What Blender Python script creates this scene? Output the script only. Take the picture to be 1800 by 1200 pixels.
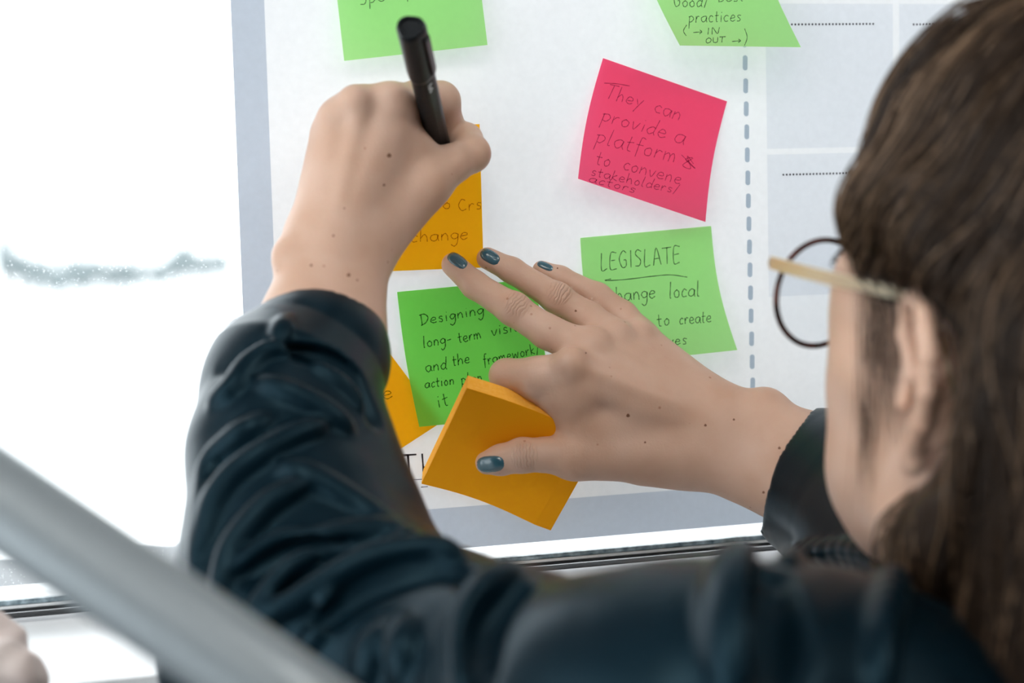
import bpy, bmesh, math, random
import numpy as np
from mathutils import Vector, Matrix

for _o in list(bpy.data.objects):
    bpy.data.objects.remove(_o, do_unlink=True)
sc = bpy.context.scene
COL = sc.collection

# ------------------------------------------------------------------ camera
FPX = 3000.0                       # focal length in pixels of the 1800 x 1200 frame
YAW, PITCH, ROLL = math.radians(15.5), math.radians(5.3), math.radians(1.5)
CAM = np.array([0.0, -0.874, 1.55])
_f = np.array([math.sin(YAW) * math.cos(PITCH), math.cos(YAW) * math.cos(PITCH), -math.sin(PITCH)])
_r = np.array([math.cos(YAW), -math.sin(YAW), 0.0])
_u = np.cross(_r, _f)
_c, _s = math.cos(ROLL), math.sin(ROLL)
R_, U_ = _c * _r - _s * _u, _s * _r + _c * _u
F_ = _f
M3 = np.stack([R_, -U_, F_], axis=1)          # columns: right, down, forward

cam_d = bpy.data.cameras.new('camera')
cam_d.sensor_width = 36.0
cam_d.lens = FPX / 1800 * 36.0
cam_d.clip_start, cam_d.clip_end = 0.02, 2000
cam_d.dof.use_dof = True
cam_d.dof.focus_distance = 0.895
cam_d.dof.aperture_fstop = 4.2
cam_d.dof.aperture_blades = 0
cam = bpy.data.objects.new('camera', cam_d)
COL.objects.link(cam)
cam.matrix_world = Matrix([[R_[i], U_[i], -F_[i], CAM[i]] for i in range(3)] + [[0, 0, 0, 1]])
sc.camera = cam

# ------------------------------------------------------------------ light
world = bpy.data.worlds.new('sky')
sc.world = world
world.use_nodes = True
bg = world.node_tree.nodes['Background']
bg.inputs[0].default_value = (0.93, 0.97, 1.0, 1)
bg.inputs[1].default_value = 2.6
sc.view_settings.view_transform = 'Standard'
sc.view_settings.look = 'None'
sc.view_settings.gamma = 1.0
sc.view_settings.exposure = 0.5
sc.view_settings.use_curve_mapping = False

# ------------------------------------------------------------------ coordinates
def q2w(q):                         # camera millimetres -> world metres
    return CAM + (np.asarray(q, float) @ M3.T) / 1000.0
def w2q(w):
    return ((np.asarray(w, float) - CAM) @ M3) * 1000.0
def ray(px, py):
    return np.array([(px - 900) / FPX, (py - 600) / FPX, 1.0])
def Q(px, py, z):                   # pixel and depth (mm) -> camera mm
    return ray(px, py) * z
def H(px, py, off=0.0):             # pixel and distance from the window plane (mm) -> camera mm
    d = M3 @ ray(px, py)
    return ray(px, py) * ((-off / 1000.0 - CAM[1]) / d[1] * 1000.0)
def W(px, py, off=0.0):             # the same in world metres
    return q2w(H(px, py, off))
def wpx(w):
    q = w2q(w)
    return 900 + q[0] / q[2] * FPX, 600 + q[1] / q[2] * FPX

# ------------------------------------------------------------------ materials
def mat(name, col, rough=0.6, metal=0.0, spec=0.5, **kw):
    m = bpy.data.materials.new(name)
    m.use_nodes = True
    b = m.node_tree.nodes['Principled BSDF']
    b.inputs['Base Color'].default_value = (*col, 1)
    b.inputs['Roughness'].default_value = rough
    b.inputs['Metallic'].default_value = metal
    b.inputs['Specular IOR Level'].default_value = spec
    for k, v in kw.items():
        b.inputs[k.replace('_', ' ')].default_value = v
    return m
def nodes(m):
    return m.node_tree.nodes, m.node_tree.links, m.node_tree.nodes['Principled BSDF']
def noise_mix(m, ca, cb, scale, detail=4, lo=0.35, hi=0.65, coord='Object'):
    N, L, b = nodes(m)
    tc = N.new('ShaderNodeTexCoord'); nz = N.new('ShaderNodeTexNoise'); cr = N.new('ShaderNodeValToRGB')
    nz.inputs['Scale'].default_value = scale; nz.inputs['Detail'].default_value = detail
    cr.color_ramp.elements[0].position = lo; cr.color_ramp.elements[0].color = (*ca, 1)
    cr.color_ramp.elements[1].position = hi; cr.color_ramp.elements[1].color = (*cb, 1)
    L.new(tc.outputs[coord], nz.inputs['Vector']); L.new(nz.outputs['Fac'], cr.inputs['Fac'])
    L.new(cr.outputs['Color'], b.inputs['Base Color'])
    return cr
def bump(m, scale, strength, dist=0.001, detail=4):
    N, L, b = nodes(m)
    tc = N.new('ShaderNodeTexCoord'); nz = N.new('ShaderNodeTexNoise'); bp = N.new('ShaderNodeBump')
    nz.inputs['Scale'].default_value = scale; nz.inputs['Detail'].default_value = detail
    bp.inputs['Strength'].default_value = strength; bp.inputs['Distance'].default_value = dist
    L.new(tc.outputs['Object'], nz.inputs['Vector']); L.new(nz.outputs['Fac'], bp.inputs['Height'])
    L.new(bp.outputs['Normal'], b.inputs['Normal'])
def paper(name, col, trans, tcol=None):
    """thin paper: diffuse front plus light let through from behind"""
    m = bpy.data.materials.new(name); m.use_nodes = True
    N, L, b = nodes(m)
    b.inputs['Base Color'].default_value = (*col, 1); b.inputs['Roughness'].default_value = 0.85
    b.inputs['Specular IOR Level'].default_value = 0.15
    t = N.new('ShaderNodeBsdfTranslucent'); t.inputs['Color'].default_value = (*(tcol or col), 1)
    mx = N.new('ShaderNodeMixShader'); mx.inputs[0].default_value = trans
    L.new(b.outputs[0], mx.inputs[1]); L.new(t.outputs[0], mx.inputs[2])
    L.new(mx.outputs[0], N['Material Output'].inputs['Surface'])
    nz = N.new('ShaderNodeTexNoise'); nz.inputs['Scale'].default_value = 260; nz.inputs['Detail'].default_value = 5
    hs = N.new('ShaderNodeMixRGB'); hs.blend_type = 'MULTIPLY'; hs.inputs[0].default_value = 0.12
    tc = N.new('ShaderNodeTexCoord')
    hs.inputs[1].default_value = (*col, 1)
    L.new(tc.outputs['Object'], nz.inputs['Vector']); L.new(nz.outputs['Fac'], hs.inputs[2])
    L.new(hs.outputs[0], b.inputs['Base Color'])
    return m

# ------------------------------------------------------------------ object helpers
def link(o, parent=None, label=None, cat=None, group=None, kind=None):
    COL.objects.link(o)
    if parent is not None: o.parent = parent
    if label: o['label'] = label
    if cat: o['category'] = cat
    if group: o['group'] = group
    if kind: o['kind'] = kind
    return o
def mesh_obj(name, verts, faces, m, parent=None, smooth=False, **kw):
    me = bpy.data.meshes.new(name)
    me.from_pydata([tuple(map(float, v)) for v in verts], [], [tuple(int(i) for i in f) for f in faces])
    if smooth: me.polygons.foreach_set('use_smooth', [True] * len(me.polygons))
    me.materials.append(m); me.update()
    return link(bpy.data.objects.new(name, me), parent, **kw)
def np_mesh(name, V, Qd, m, parent=None, smooth=True, **kw):
    me = bpy.data.meshes.new(name)
    n, k = len(Qd), Qd.shape[1]
    me.vertices.add(len(V)); me.vertices.foreach_set('co', np.ascontiguousarray(V, np.float32).ravel())
    me.loops.add(n * k); me.loops.foreach_set('vertex_index', np.ascontiguousarray(Qd, np.int32).ravel())
    me.polygons.add(n)
    me.polygons.foreach_set('loop_start', np.arange(0, n * k, k, dtype=np.int32))
    me.update(calc_edges=True); me.validate()
    me.polygons.foreach_set('use_smooth', np.full(len(me.polygons), smooth))
    me.materials.append(m); me.update()
    return link(bpy.data.objects.new(name, me), parent, **kw)
def bm_obj(name, bm, m, parent=None, smooth=False, bevel=0, **kw):
    me = bpy.data.meshes.new(name)
    bmesh.ops.recalc_face_normals(bm, faces=bm.faces)
    if bevel:
        bmesh.ops.bevel(bm, geom=bm.edges[:], offset=bevel, segments=2, affect='EDGES', clamp_overlap=True)
    for f in bm.faces: f.smooth = smooth
    bm.to_mesh(me); bm.free(); me.materials.append(m)
    return link(bpy.data.objects.new(name, me), parent, **kw)
def box_bm(lo, hi, bm=None):
    bm = bm or bmesh.new()
    vs = [bm.verts.new((x, y, z)) for x in (lo[0], hi[0]) for y in (lo[1], hi[1]) for z in (lo[2], hi[2])]
    for f in ((0, 1, 3, 2), (4, 6, 7, 5), (0, 4, 5, 1), (2, 3, 7, 6), (0, 2, 6, 4), (1, 5, 7, 3)):
        bm.faces.new([vs[i] for i in f])
    return bm
def box(name, lo, hi, m, parent=None, bevel=0, **kw):
    return bm_obj(name, box_bm(lo, hi), m, parent, bevel=bevel, **kw)
def empty(name, loc, **kw):
    o = bpy.data.objects.new(name, None); o.empty_display_size = 0.05
    o.location = loc
    return link(o, **kw)
def tube_mesh(pts, rad, n=12, closed=False, flat=None):
    """verts and faces of a tube along world points; rad scalar or list; flat: (across direction, scale)"""
    P = np.asarray(pts, float); k = len(P)
    rad = np.full(k, rad, float) if np.isscalar(rad) else np.asarray(rad, float)
    T = np.gradient(P, axis=0)
    if closed: T = (np.roll(P, -1, 0) - np.roll(P, 1, 0))
    T /= np.linalg.norm(T, axis=1)[:, None] + 1e-12
    ref = np.array([0, 0, 1.0]) if abs(T[0, 2]) < 0.9 else np.array([1.0, 0, 0])
    V, Fc = [], []
    A = np.cross(T[0], ref); A /= np.linalg.norm(A)
    for i in range(k):
        A = A - T[i] * (A @ T[i]); A /= np.linalg.norm(A) + 1e-12
        B = np.cross(T[i], A)
        for j in range(n):
            a = 2 * math.pi * j / n
            V.append(P[i] + rad[i] * (math.cos(a) * A + math.sin(a) * B))
    for i in range(k if closed else k - 1):
        i2 = (i + 1) % k
        for j in range(n):
            j2 = (j + 1) % n
            Fc.append((i * n + j, i * n + j2, i2 * n + j2, i2 * n + j))
    if not closed:
        Fc.append(tuple(range(n))[::-1]); Fc.append(tuple((k - 1) * n + j for j in range(n)))
    return V, Fc
def child_world(o, parent):
    """keep a part's world coordinates under an Empty that has a location"""
    o.matrix_parent_inverse = Matrix.Translation(-parent.location)
    return o
def catmull(pts, per=6):
    P = np.asarray(pts, float)
    if len(P) < 3: return np.array([P[0] + (P[-1] - P[0]) * t for t in np.linspace(0, 1, per + 1)])
    E = np.vstack([2 * P[0] - P[1], P, 2 * P[-1] - P[-2]]); out = []
    for i in range(1, len(E) - 2):
        for t in np.arange(per) / per:
            a, b, c, d = E[i - 1], E[i], E[i + 1], E[i + 2]
            out.append(.5 * (2 * b + (c - a) * t + (2 * a - 5 * b + 4 * c - d) * t * t + (3 * b - a - 3 * c + d) * t ** 3))
    out.append(P[-1])
    return np.array(out)

# ------------------------------------------------------------------ signed distance modelling
class Cone:                          # tapered capsule
    def __init__(s, a, b, ra, rb):
        s.a = np.asarray(a, float); s.d = np.asarray(b, float) - s.a; s.ra = ra; s.dr = rb - ra
        s.l2 = max(float(s.d @ s.d), 1e-9)
    def val(s, P):
        p = P - s.a
        t = p @ s.d; t *= 1 / s.l2; np.clip(t, 0, 1, out=t)
        p -= t[:, None] * s.d
        return np.sqrt(np.einsum('ij,ij->i', p, p)) - (s.ra + t * s.dr)
    def prune(s, c, R): return s, float(s.val(c)[0])
class Ell:                           # ellipsoid, rows of B are its axes
    def __init__(s, c, r, B=None):
        s.c = np.asarray(c, float); s.r = np.asarray(r, float); s.B = np.eye(3) if B is None else np.asarray(B, float)
    def val(s, P):
        p = ((P - s.c) @ s.B.T) / s.r
        k0 = np.sqrt(np.einsum('ij,ij->i', p, p)); p /= s.r
        k1 = np.sqrt(np.einsum('ij,ij->i', p, p)) + 1e-9
        return np.where(k0 < 0.2, -s.r.min() * 0.8, k0 * (k0 - 1) / k1)
    def prune(s, c, R): return s, float(s.val(c)[0])
def smin(d, e, k):
    h = np.maximum(k - np.abs(d - e), 0) / k
    return np.minimum(d, e) - h * h * (k / 4)
class Uni:                           # smooth union
    def __init__(s, ch, k):
        s.ch = ch; s.k = max(k, 1e-3)
        s.n = sum(1 for c in ch if isinstance(c, Cone))
        if s.n > 8:
            cs = [c for c in ch if isinstance(c, Cone)]
            s.A = np.array([c.a for c in cs]); s.D = np.array([c.d for c in cs]); s.L = np.array([c.l2 for c in cs])
            s.RA = np.array([c.ra for c in cs]); s.DR = np.array([c.dr for c in cs])
    def val(s, P):
        d = s.ch[0].val(P)
        for c in s.ch[1:]: d = smin(d, c.val(P), s.k)
        return d
    def prune(s, c, R):
        if s.n > 8:
            p = c - s.A; t = np.clip((p * s.D).sum(1) / s.L, 0, 1); e = p - t[:, None] * s.D
            cv = iter(np.sqrt((e * e).sum(1)) - s.RA - t * s.DR)
            pr = [(x, float(next(cv))) if isinstance(x, Cone) else x.prune(c, R) for x in s.ch]
        else: pr = [x.prune(c, R) for x in s.ch]
        m = min(v for _, v in pr)
        keep = [(x, v) for x, v in pr if v <= m + 2.2 * R + s.k + 1]
        d = keep[0][1]
        for _, v in keep[1:]: d = smin(d, v, s.k)
        return (keep[0][0] if len(keep) == 1 else Uni([x for x, _ in keep], s.k)), float(d)
class Sub:                           # smooth difference
    def __init__(s, a, b, k): s.a, s.b, s.k = a, b, k
    def val(s, P): return -smin(-s.a.val(P), s.b.val(P), s.k)
    def prune(s, c, R):
        a, va = s.a.prune(c, R); b, vb = s.b.prune(c, R)
        o = a if vb > -va + 2.2 * R + s.k + 1 else Sub(a, b, s.k)
        return o, -float(smin(-va, vb, s.k))
class Grow:                          # displaced or grown
    def __init__(s, a, fn, amp): s.a, s.fn, s.amp = a, fn, amp
    def val(s, P): return s.a.val(P) - s.fn(P)
    def prune(s, c, R):
        a, va = s.a.prune(c, R + s.amp)
        return Grow(a, s.fn, s.amp), va - float(s.fn(c)[0])
def grad(f, P, e=0.4):
    K = np.array([[1, -1, -1], [-1, -1, 1], [-1, 1, -1], [1, 1, 1]], float)
    g = sum(k[None] * f.val(P + k * e)[:, None] for k in K)
    return g / (np.linalg.norm(g, axis=1)[:, None] + 1e-9)
def project(f, P, it=3, level=0.0):
    for _ in range(it):
        P = P - grad(f, P) * (f.val(P) - level)[:, None]
    return P
def shoot(f, pix, z0=420.0, zmax=1100.0):
    """pixel rays onto a surface; rays that miss end at their closest approach, then everything is projected"""
    D = np.array([ray(*p) for p in pix]); ln = np.linalg.norm(D, axis=1); D = D / ln[:, None]
    t = np.full(len(D), z0); best = np.full(len(D), 1e9); bt = t.copy()
    for _ in range(120):
        d = f.val(D * t[:, None])
        b = d < best; best[b] = d[b]; bt[b] = t[b]
        t = np.where((d > 0.05) & (t < zmax), t + np.maximum(d * 0.85, 0.05), t)
    P = D * bt[:, None]
    miss = best > 0.6
    P = project(f, P, 4)
    return P, miss
def mesh_sdf(f, lo, hi, h, nb=16):
    lo = np.floor(np.asarray(lo, float) / h).astype(int); hi = np.ceil(np.asarray(hi, float) / h).astype(int)
    nblk = (hi - lo) // nb + 1
    B = np.stack(np.meshgrid(*[np.arange(n) for n in nblk], indexing='ij'), -1).reshape(-1, 3)
    R = nb / 2 * h * math.sqrt(3)
    SB = 4; sup = {}; act = []               # blocks are gathered in larger cells, each with its own pruned field
    for bl_ in np.stack(np.meshgrid(*[np.arange(0, n, SB) for n in nblk], indexing='ij'), -1).reshape(-1, 3):
        cs = ((lo + bl_ * nb + nb * SB / 2) * h)[None]
        fs, vs_ = f.prune(cs, R * SB)
        if abs(vs_) > R * SB * 1.3 + h: continue
        bb = bl_ + np.stack(np.meshgrid(*[np.arange(SB)] * 3, indexing='ij'), -1).reshape(-1, 3)
        v = fs.val((lo + bb * nb + nb / 2) * h)
        for q_ in bb[np.abs(v) < R * 1.25 + h]: act.append((q_, fs))
    g = np.stack(np.meshgrid(*[np.arange(nb + 1)] * 3, indexing='ij'), -1).reshape(-1, 3)
    dim = (nblk + 4) * nb + 2
    key = lambda I: (I[:, 0] * dim[1] + I[:, 1]) * dim[2] + I[:, 2]
    KEYS, POS, QUADS = [], [], []
    cor = np.array([[x, y, z] for x in (0, 1) for y in (0, 1) for z in (0, 1)])
    edges = [(a, b) for a in range(8) for b in range(a + 1, 8) if abs(cor[a] - cor[b]).sum() == 1]
    for blk, fsup in act:
        base = lo + blk * nb
        c = ((base + nb / 2) * h)[None]
        fp, vc = fsup.prune(c, R)
        D = fp.val((base + g) * h).reshape(nb + 1, nb + 1, nb + 1)
        S = D < 0
        if S.all() or not S.any(): continue
        cnt = sum(S[x:nb + x, y:nb + y, z:nb + z].astype(np.int8) for x, y, z in cor)
        I = np.argwhere((cnt > 0) & (cnt < 8))
        acc = np.zeros((len(I), 3)); num = np.zeros(len(I))
        dv = [D[I[:, 0] + x, I[:, 1] + y, I[:, 2] + z] for x, y, z in cor]
        for a, b in edges:
            m = (dv[a] < 0) != (dv[b] < 0)
            t = dv[a][m] / (dv[a][m] - dv[b][m])
            acc[m] += cor[a] + t[:, None] * (cor[b] - cor[a]); num[m] += 1
        P = (base + I + acc / num[:, None]) * h
        st = grad(fp, P, 0.3 * h) * fp.val(P)[:, None]
        P = P - np.clip(st, -h, h)
        KEYS.append(key(I + blk * nb)); POS.append(P)
        for ax in range(3):
            sl = [slice(0, nb)] * 3; s2 = list(sl); s2[ax] = slice(1, nb + 1)
            A, Bv = S[tuple(sl)], S[tuple(s2)]
            E = np.argwhere(A != Bv)
            if len(E) == 0: continue
            fl = A[E[:, 0], E[:, 1], E[:, 2]]
            G = E + blk * nb
            u, w = np.eye(3, dtype=int)[(ax + 1) % 3], np.eye(3, dtype=int)[(ax + 2) % 3]
            ok = ((G - u - w) >= 0).all(1)
            G, fl = G[ok], fl[ok]
            q = np.stack([key(G - u - w), key(G - w), key(G), key(G - u)], 1)
            q[~fl] = q[~fl][:, ::-1]
            QUADS.append(q)
    K = np.concatenate(KEYS); P = np.concatenate(POS); q = np.concatenate(QUADS)
    o = np.argsort(K); K, P = K[o], P[o]
    ix = np.searchsorted(K, q); ix = np.clip(ix, 0, len(K) - 1)
    good = (K[ix] == q).all(1)
    return P, ix[good]

# ================================================================== the place
M_white = mat('grey_plaster', (0.24, 0.25, 0.26), 0.8); bump(M_white, 60, 0.1)
M_ceil = mat('ceiling_paint', (0.6, 0.6, 0.6), 0.9); bump(M_ceil, 40, 0.1)
M_floor = mat('floor_vinyl', (0.3, 0.3, 0.3), 0.5); noise_mix(M_floor, (0.12, 0.12, 0.125), (0.18, 0.175, 0.17), 14)
M_frame = mat('white_window_frame', (0.82, 0.84, 0.86), 0.25); bump(M_frame, 90, 0.03)
M_gask = mat('black_rubber', (0.012, 0.015, 0.018), 0.5); bump(M_gask, 300, 0.5)
M_gask2 = mat('blue_grey_seal', (0.09, 0.16, 0.2), 0.35); noise_mix(M_gask2, (0.05, 0.1, 0.13), (0.45, 0.56, 0.62), 160, 5, 0.35, 0.65)
M_sillF = mat('shaded_sill_edge', (0.09, 0.11, 0.13), 0.4); bump(M_sillF, 80, 0.1)

# window plane at Y = 0, inside is negative Y
WX0, WX1, ZT = -1.0, 1.75, 2.45
zg = W(1000, 982)[2]                       # height of the black gasket line
ZB = W(1000, 952)[2]                       # bottom of the glass, hidden behind the poster's foot
SILL = zg - 0.006
RX0, RX1, RY, RZ = -1.1, 2.6, -4.2, 2.75
def struct(o): o['kind'] = 'structure'; return o
struct(box('floor', (RX0, RY, -0.1), (RX1, 0.35, 0), M_floor))
struct(box('ceiling', (RX0, RY, RZ), (RX1, 0.35, RZ + 0.1), M_ceil))
struct(box('wall_right', (RX1, RY, 0), (RX1 + 0.12, 0.35, RZ), M_white))
struct(box('wall_back', (RX0, RY - 0.12, 0), (RX1 + 0.12, RY, RZ), M_white))
# the window wall: parapet below, lintel above, piers at the ends
wf = struct(empty('wall_front', (0, 0.1, 0)))
for nm, lo, hi in (('parapet', (RX0, 0.0, 0), (RX1, 0.3, SILL - 0.03)), ('lintel', (RX0, 0.0, ZT + 0.05), (RX1, 0.3, RZ)),
                   ('pier', (WX1 + 0.05, 0.0, SILL - 0.03), (RX1, 0.3, ZT + 0.05))):
    child_world(box(nm, lo, hi, M_white, wf), wf)
# glass
M_glass = bpy.data.materials.new('window_glass'); M_glass.use_nodes = True
N, L, b = nodes(M_glass)
tr = N.new('ShaderNodeBsdfTransparent'); tr.inputs[0].default_value = (0.98, 0.99, 0.99, 1)
gl = N.new('ShaderNodeBsdfGlossy'); gl.inputs['Roughness'].default_value = 0.02
fr = N.new('ShaderNodeFresnel'); fr.inputs[0].default_value = 1.3
df = N.new('ShaderNodeBsdfTranslucent'); df.inputs[0].default_value = (1, 1, 1, 1)
m1 = N.new('ShaderNodeMixShader'); m2 = N.new('ShaderNodeMixShader')
tc = N.new('ShaderNodeTexCoord'); vo = N.new('ShaderNodeTexVoronoi'); vo.inputs['Scale'].default_value = 420
cr = N.new('ShaderNodeValToRGB'); cr.color_ramp.elements[0].position = 0.1; cr.color_ramp.elements[1].position = 0.24
cr.color_ramp.elements[0].color = (0.22, 0.22, 0.22, 1); cr.color_ramp.elements[1].color = (0.0, 0.0, 0.0, 1)
L.new(tc.outputs['Object'], vo.inputs['Vector']); L.new(vo.outputs['Distance'], cr.inputs[0])
L.new(fr.outputs[0], m1.inputs[0]); L.new(tr.outputs[0], m1.inputs[1]); L.new(gl.outputs[0], m1.inputs[2])
L.new(cr.outputs[0], m2.inputs[0]); L.new(m1.outputs[0], m2.inputs[1]); L.new(df.outputs[0], m2.inputs[2])
L.new(m2.outputs[0], N['Material Output'].inputs['Surface'])
M_clear = bpy.data.materials.new('clean_glass'); M_clear.use_nodes = True
N, L, b = nodes(M_clear)
tr = N.new('ShaderNodeBsdfTransparent'); tr.inputs[0].default_value = (0.98, 0.99, 0.99, 1)
gl = N.new('ShaderNodeBsdfGlossy'); gl.inputs['Roughness'].default_value = 0.03
fr = N.new('ShaderNodeFresnel'); fr.inputs[0].default_value = 1.3; m1 = N.new('ShaderNodeMixShader')
L.new(fr.outputs[0], m1.inputs[0]); L.new(tr.outputs[0], m1.inputs[1]); L.new(gl.outputs[0], m1.inputs[2])
L.new(m1.outputs[0], N['Material Output'].inputs['Surface'])

w1 = struct(empty('window_1', (0.1, 0.02, SILL)))
def wpart(nm, lo, hi, m, bev=0.0): return child_world(box(nm, lo, hi, m, w1, bevel=bev), w1)
wpart('pane', (WX0, 0.006, zg), (WX1, 0.012, ZT), M_glass)
wpart('bottom_rail', (WX0, -0.004, zg + 0.0012), (WX1, 0.03, zg + 0.0048), M_frame, 0.0005)
wpart('seal_strip', (WX0, -0.0062, zg + 0.0026), (WX1, -0.002, zg + 0.0050), M_gask2, 0.0005)
wpart('glazing_bead', (WX0, -0.0075, zg + 0.0010), (WX1, 0.0, zg + 0.0025), M_frame, 0.0004)
wpart('gasket', (WX0, -0.0085, zg - 0.0005), (WX1, 0.002, zg + 0.0010), M_gask, 0.0004)
wpart('gasket', (WX0, -0.0098, zg - 0.0032), (WX1, 0.0, zg - 0.0026), M_gask, 0.0002)
wpart('top_rail', (WX0, -0.02, ZT), (WX1, 0.05, ZT + 0.05), M_frame, 0.002)
wpart('side_rail', (WX0 - 0.05, -0.02, zg), (WX0, 0.05, ZT + 0.05), M_frame, 0.002)
wpart('side_rail', (WX1, -0.02, zg), (WX1 + 0.05, 0.05, ZT + 0.05), M_frame, 0.002)
# deep inner sill; the shade on its front edge is put in as dark colour
sfy = -0.127
sill = struct(empty('trim_1', (0, -0.06, SILL - 0.02)))
child_world(box('sill_top', (RX0, sfy, SILL - 0.006), (RX1, 0.03, SILL), M_frame, sill, bevel=0.001), sill)
child_world(box('sill_edge', (RX0, sfy + 0.001, SILL - 0.05), (RX1, sfy + 0.02, SILL - 0.0062), M_sillF, sill, bevel=0.001), sill)
child_world(box('sill_block', (RX0, sfy + 0.021, SILL - 0.05), (RX1, 0.0, SILL - 0.0062), M_white, sill), sill)
# glazed side of the room
w2 = struct(empty('window_2', (RX0, -2, 0)))
def w2part(nm, lo, hi, m, bev=0.0): return child_world(box(nm, lo, hi, m, w2, bevel=bev), w2)
w2part('bottom_rail', (RX0 - 0.06, RY, 0.0), (RX0, 0.0, 0.55), M_frame, 0.004)
w2part('top_rail', (RX0 - 0.06, RY, 2.6), (RX0, 0.0, RZ), M_frame, 0.004)
for k in range(4):
    y0 = -k * 1.4
    w2part('mullion', (RX0 - 0.06, y0 - 0.06 if k < 3 else RY, 0.55), (RX0, y0 if k < 3 else RY + 0.06, 2.6), M_frame, 0.004)
for k in range(3):
    w2part('pane', (RX0 - 0.035, -k * 1.4 - (1.4 if k < 2 else 1.34), 0.55), (RX0 - 0.027, -k * 1.4 - 0.06, 2.6), M_clear)

# unseen panels added at the ceiling as front fill light
M_fillw = mat('fill_frame_white', (0.8, 0.8, 0.8), 0.4); bump(M_fillw, 50, 0.02)
M_fille = mat('fill_diffuser', (0.9, 0.9, 0.9), 0.5)
M_fille.node_tree.nodes['Principled BSDF'].inputs['Emission Color'].default_value = (1.0, 0.95, 0.88, 1)
M_fille.node_tree.nodes['Principled BSDF'].inputs['Emission Strength'].default_value = 7.0
bump(M_fille, 80, 0.02)
for lx in (-0.4, 1.2):
    for ly in (-1.2, -2.8):
        lt = empty('fill_light', (lx, ly, RZ), label='added square fill light panel at the ceiling ' + ('by the glazed side, ' if lx < 0 else 'by the solid side wall, ') + ('nearer the poster' if ly > -2 else 'nearer the back wall'), cat='light', group='added fill light panels')
        for x0, x1, y0, y1 in ((-.31, .31, -.31, -.28), (-.31, .31, .28, .31), (-.31, -.28, -.28, .28), (.28, .31, -.28, .28)):
            box('frame_bar', (x0, y0, -0.03), (x1, y1, 0), M_fillw, lt, bevel=0.002)
        box('diffuser', (-.279, -.279, -0.02), (.279, .279, -0.012), M_fille, lt)

# ------------------------------------------------------------------ outside, seen overexposed through the glass
GZ = -12.5
M_ground = mat('pale_concrete', (0.82, 0.83, 0.84), 0.9); noise_mix(M_ground, (0.78, 0.79, 0.8), (0.88, 0.88, 0.88), 0.05)
g = box('ground', (-900, 2, GZ - 0.2), (900, 1500, GZ), M_ground); g['kind'] = 'structure'
M_leaf = mat('hazy_foliage', (0.12, 0.17, 0.17), 0.9); noise_mix(M_leaf, (0.13, 0.16, 0.165), (0.18, 0.21, 0.215), 0.7)
M_bark = mat('bark', (0.16, 0.13, 0.11), 0.9); noise_mix(M_bark, (0.1, 0.08, 0.07), (0.2, 0.17, 0.15), 5)
def ground_pt(px, py):
    d = M3 @ ray(px, py); t = (GZ - CAM[2]) / d[2]
    return CAM + d * t
rng = random.Random(4)
def far_tree(px, pb, pt, wpxl, label):
    pb, pt = pb + 20, pt - 2
    p = ground_pt(px, pb); dist = w2q(p)[2] / 1000
    hgt = (pb - pt) / FPX * dist; wd = wpxl / FPX * dist / 2
    root = empty('far_tree', p, label=label, cat='tree', group='trees across the open ground')
    bm = bmesh.new()
    for k in range(7):
        c = Vector((rng.uniform(-.5, .5) * wd, rng.uniform(-.5, .5) * wd, hgt * rng.uniform(.42, .72)))
        s = bmesh.ops.create_icosphere(bm, subdivisions=2, radius=1)
        for v in s['verts']:
            j = 1 + 0.18 * math.sin(v.co.x * 7 + k) * math.cos(v.co.z * 6 + k * 2)
            v.co = Vector((v.co.x * wd * .62 * j, v.co.y * wd * .62 * j, v.co.z * hgt * .3 * j)) + c
    bm_obj('crown', bm, M_leaf, root, smooth=True)
    V, Fc = tube_mesh([(0, 0, -.1), (0.05, 0, hgt * .3), (0, 0, hgt * .6)], [hgt * .05, hgt * .035, hgt * .02], 8)
    mesh_obj('trunk', V, Fc, M_bark, root, smooth=True)
for px, pb, pt, wd, lb in ((8, 495, 395, 34, 'tall hazy tree standing at the end of the distant tree row'),
                           (55, 512, 450, 44, 'broad low hazy tree next to the tall end tree of the distant row'),
                           (104, 513, 455, 44, 'second broad hazy tree from the tall end tree in the distant row'),
                           (150, 504, 456, 40, 'third hazy tree from the tall end tree in the distant row'),
                           (194, 499, 460, 38, 'small hazy tree midway along the distant row, nearest the tall end tree'),
                           (236, 497, 464, 36, 'smallest hazy tree midway along the distant row'),
                           (279, 493, 460, 38, 'hazy tree beside the one that tops the distant row'),
                           (322, 484, 424, 42, 'hazy tree that tops the rest of the distant row near the poster'),
                           (364, 477, 450, 32, 'low hazy tree between the tallest one and the poster edge'),
                           (402, 471, 445, 30, 'low hazy tree touching the poster edge in the distant row'),
                           (32, 490, 440, 44, 'hazy tree peering out behind the tall end tree of the row'),
                           (80, 492, 446, 44, 'hazy tree behind the gap of the two broad low trees'),
                           (128, 490, 448, 44, 'hazy tree behind the second and third trees of the row'),
                           (172, 486, 452, 42, 'hazy tree of the back row beside the third front tree'),
                           (216, 484, 454, 42, 'hazy back tree behind the smallest pair of the row'),
                           (258, 480, 456, 42, 'hazy back tree next to the smallest tree of the row'),
                           (300, 476, 444, 42, 'hazy back tree at the shoulder of the tallest row tree'),
                           (343, 468, 440, 40, 'hazy back tree just past the tallest row tree'),
                           (384, 462, 440, 38, 'hazy back tree nearest the poster edge')):
    far_tree(px, pb, pt, wd, lb)
M_car = mat('faded_red_paint', (0.3, 0.08, 0.06), 0.4); noise_mix(M_car, (0.28, 0.07, 0.05), (0.33, 0.1, 0.08), 1)
M_car2 = mat('grey_car_paint', (0.34, 0.36, 0.38), 0.4); noise_mix(M_car2, (0.32, 0.34, 0.36), (0.38, 0.4, 0.42), 1)
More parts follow.
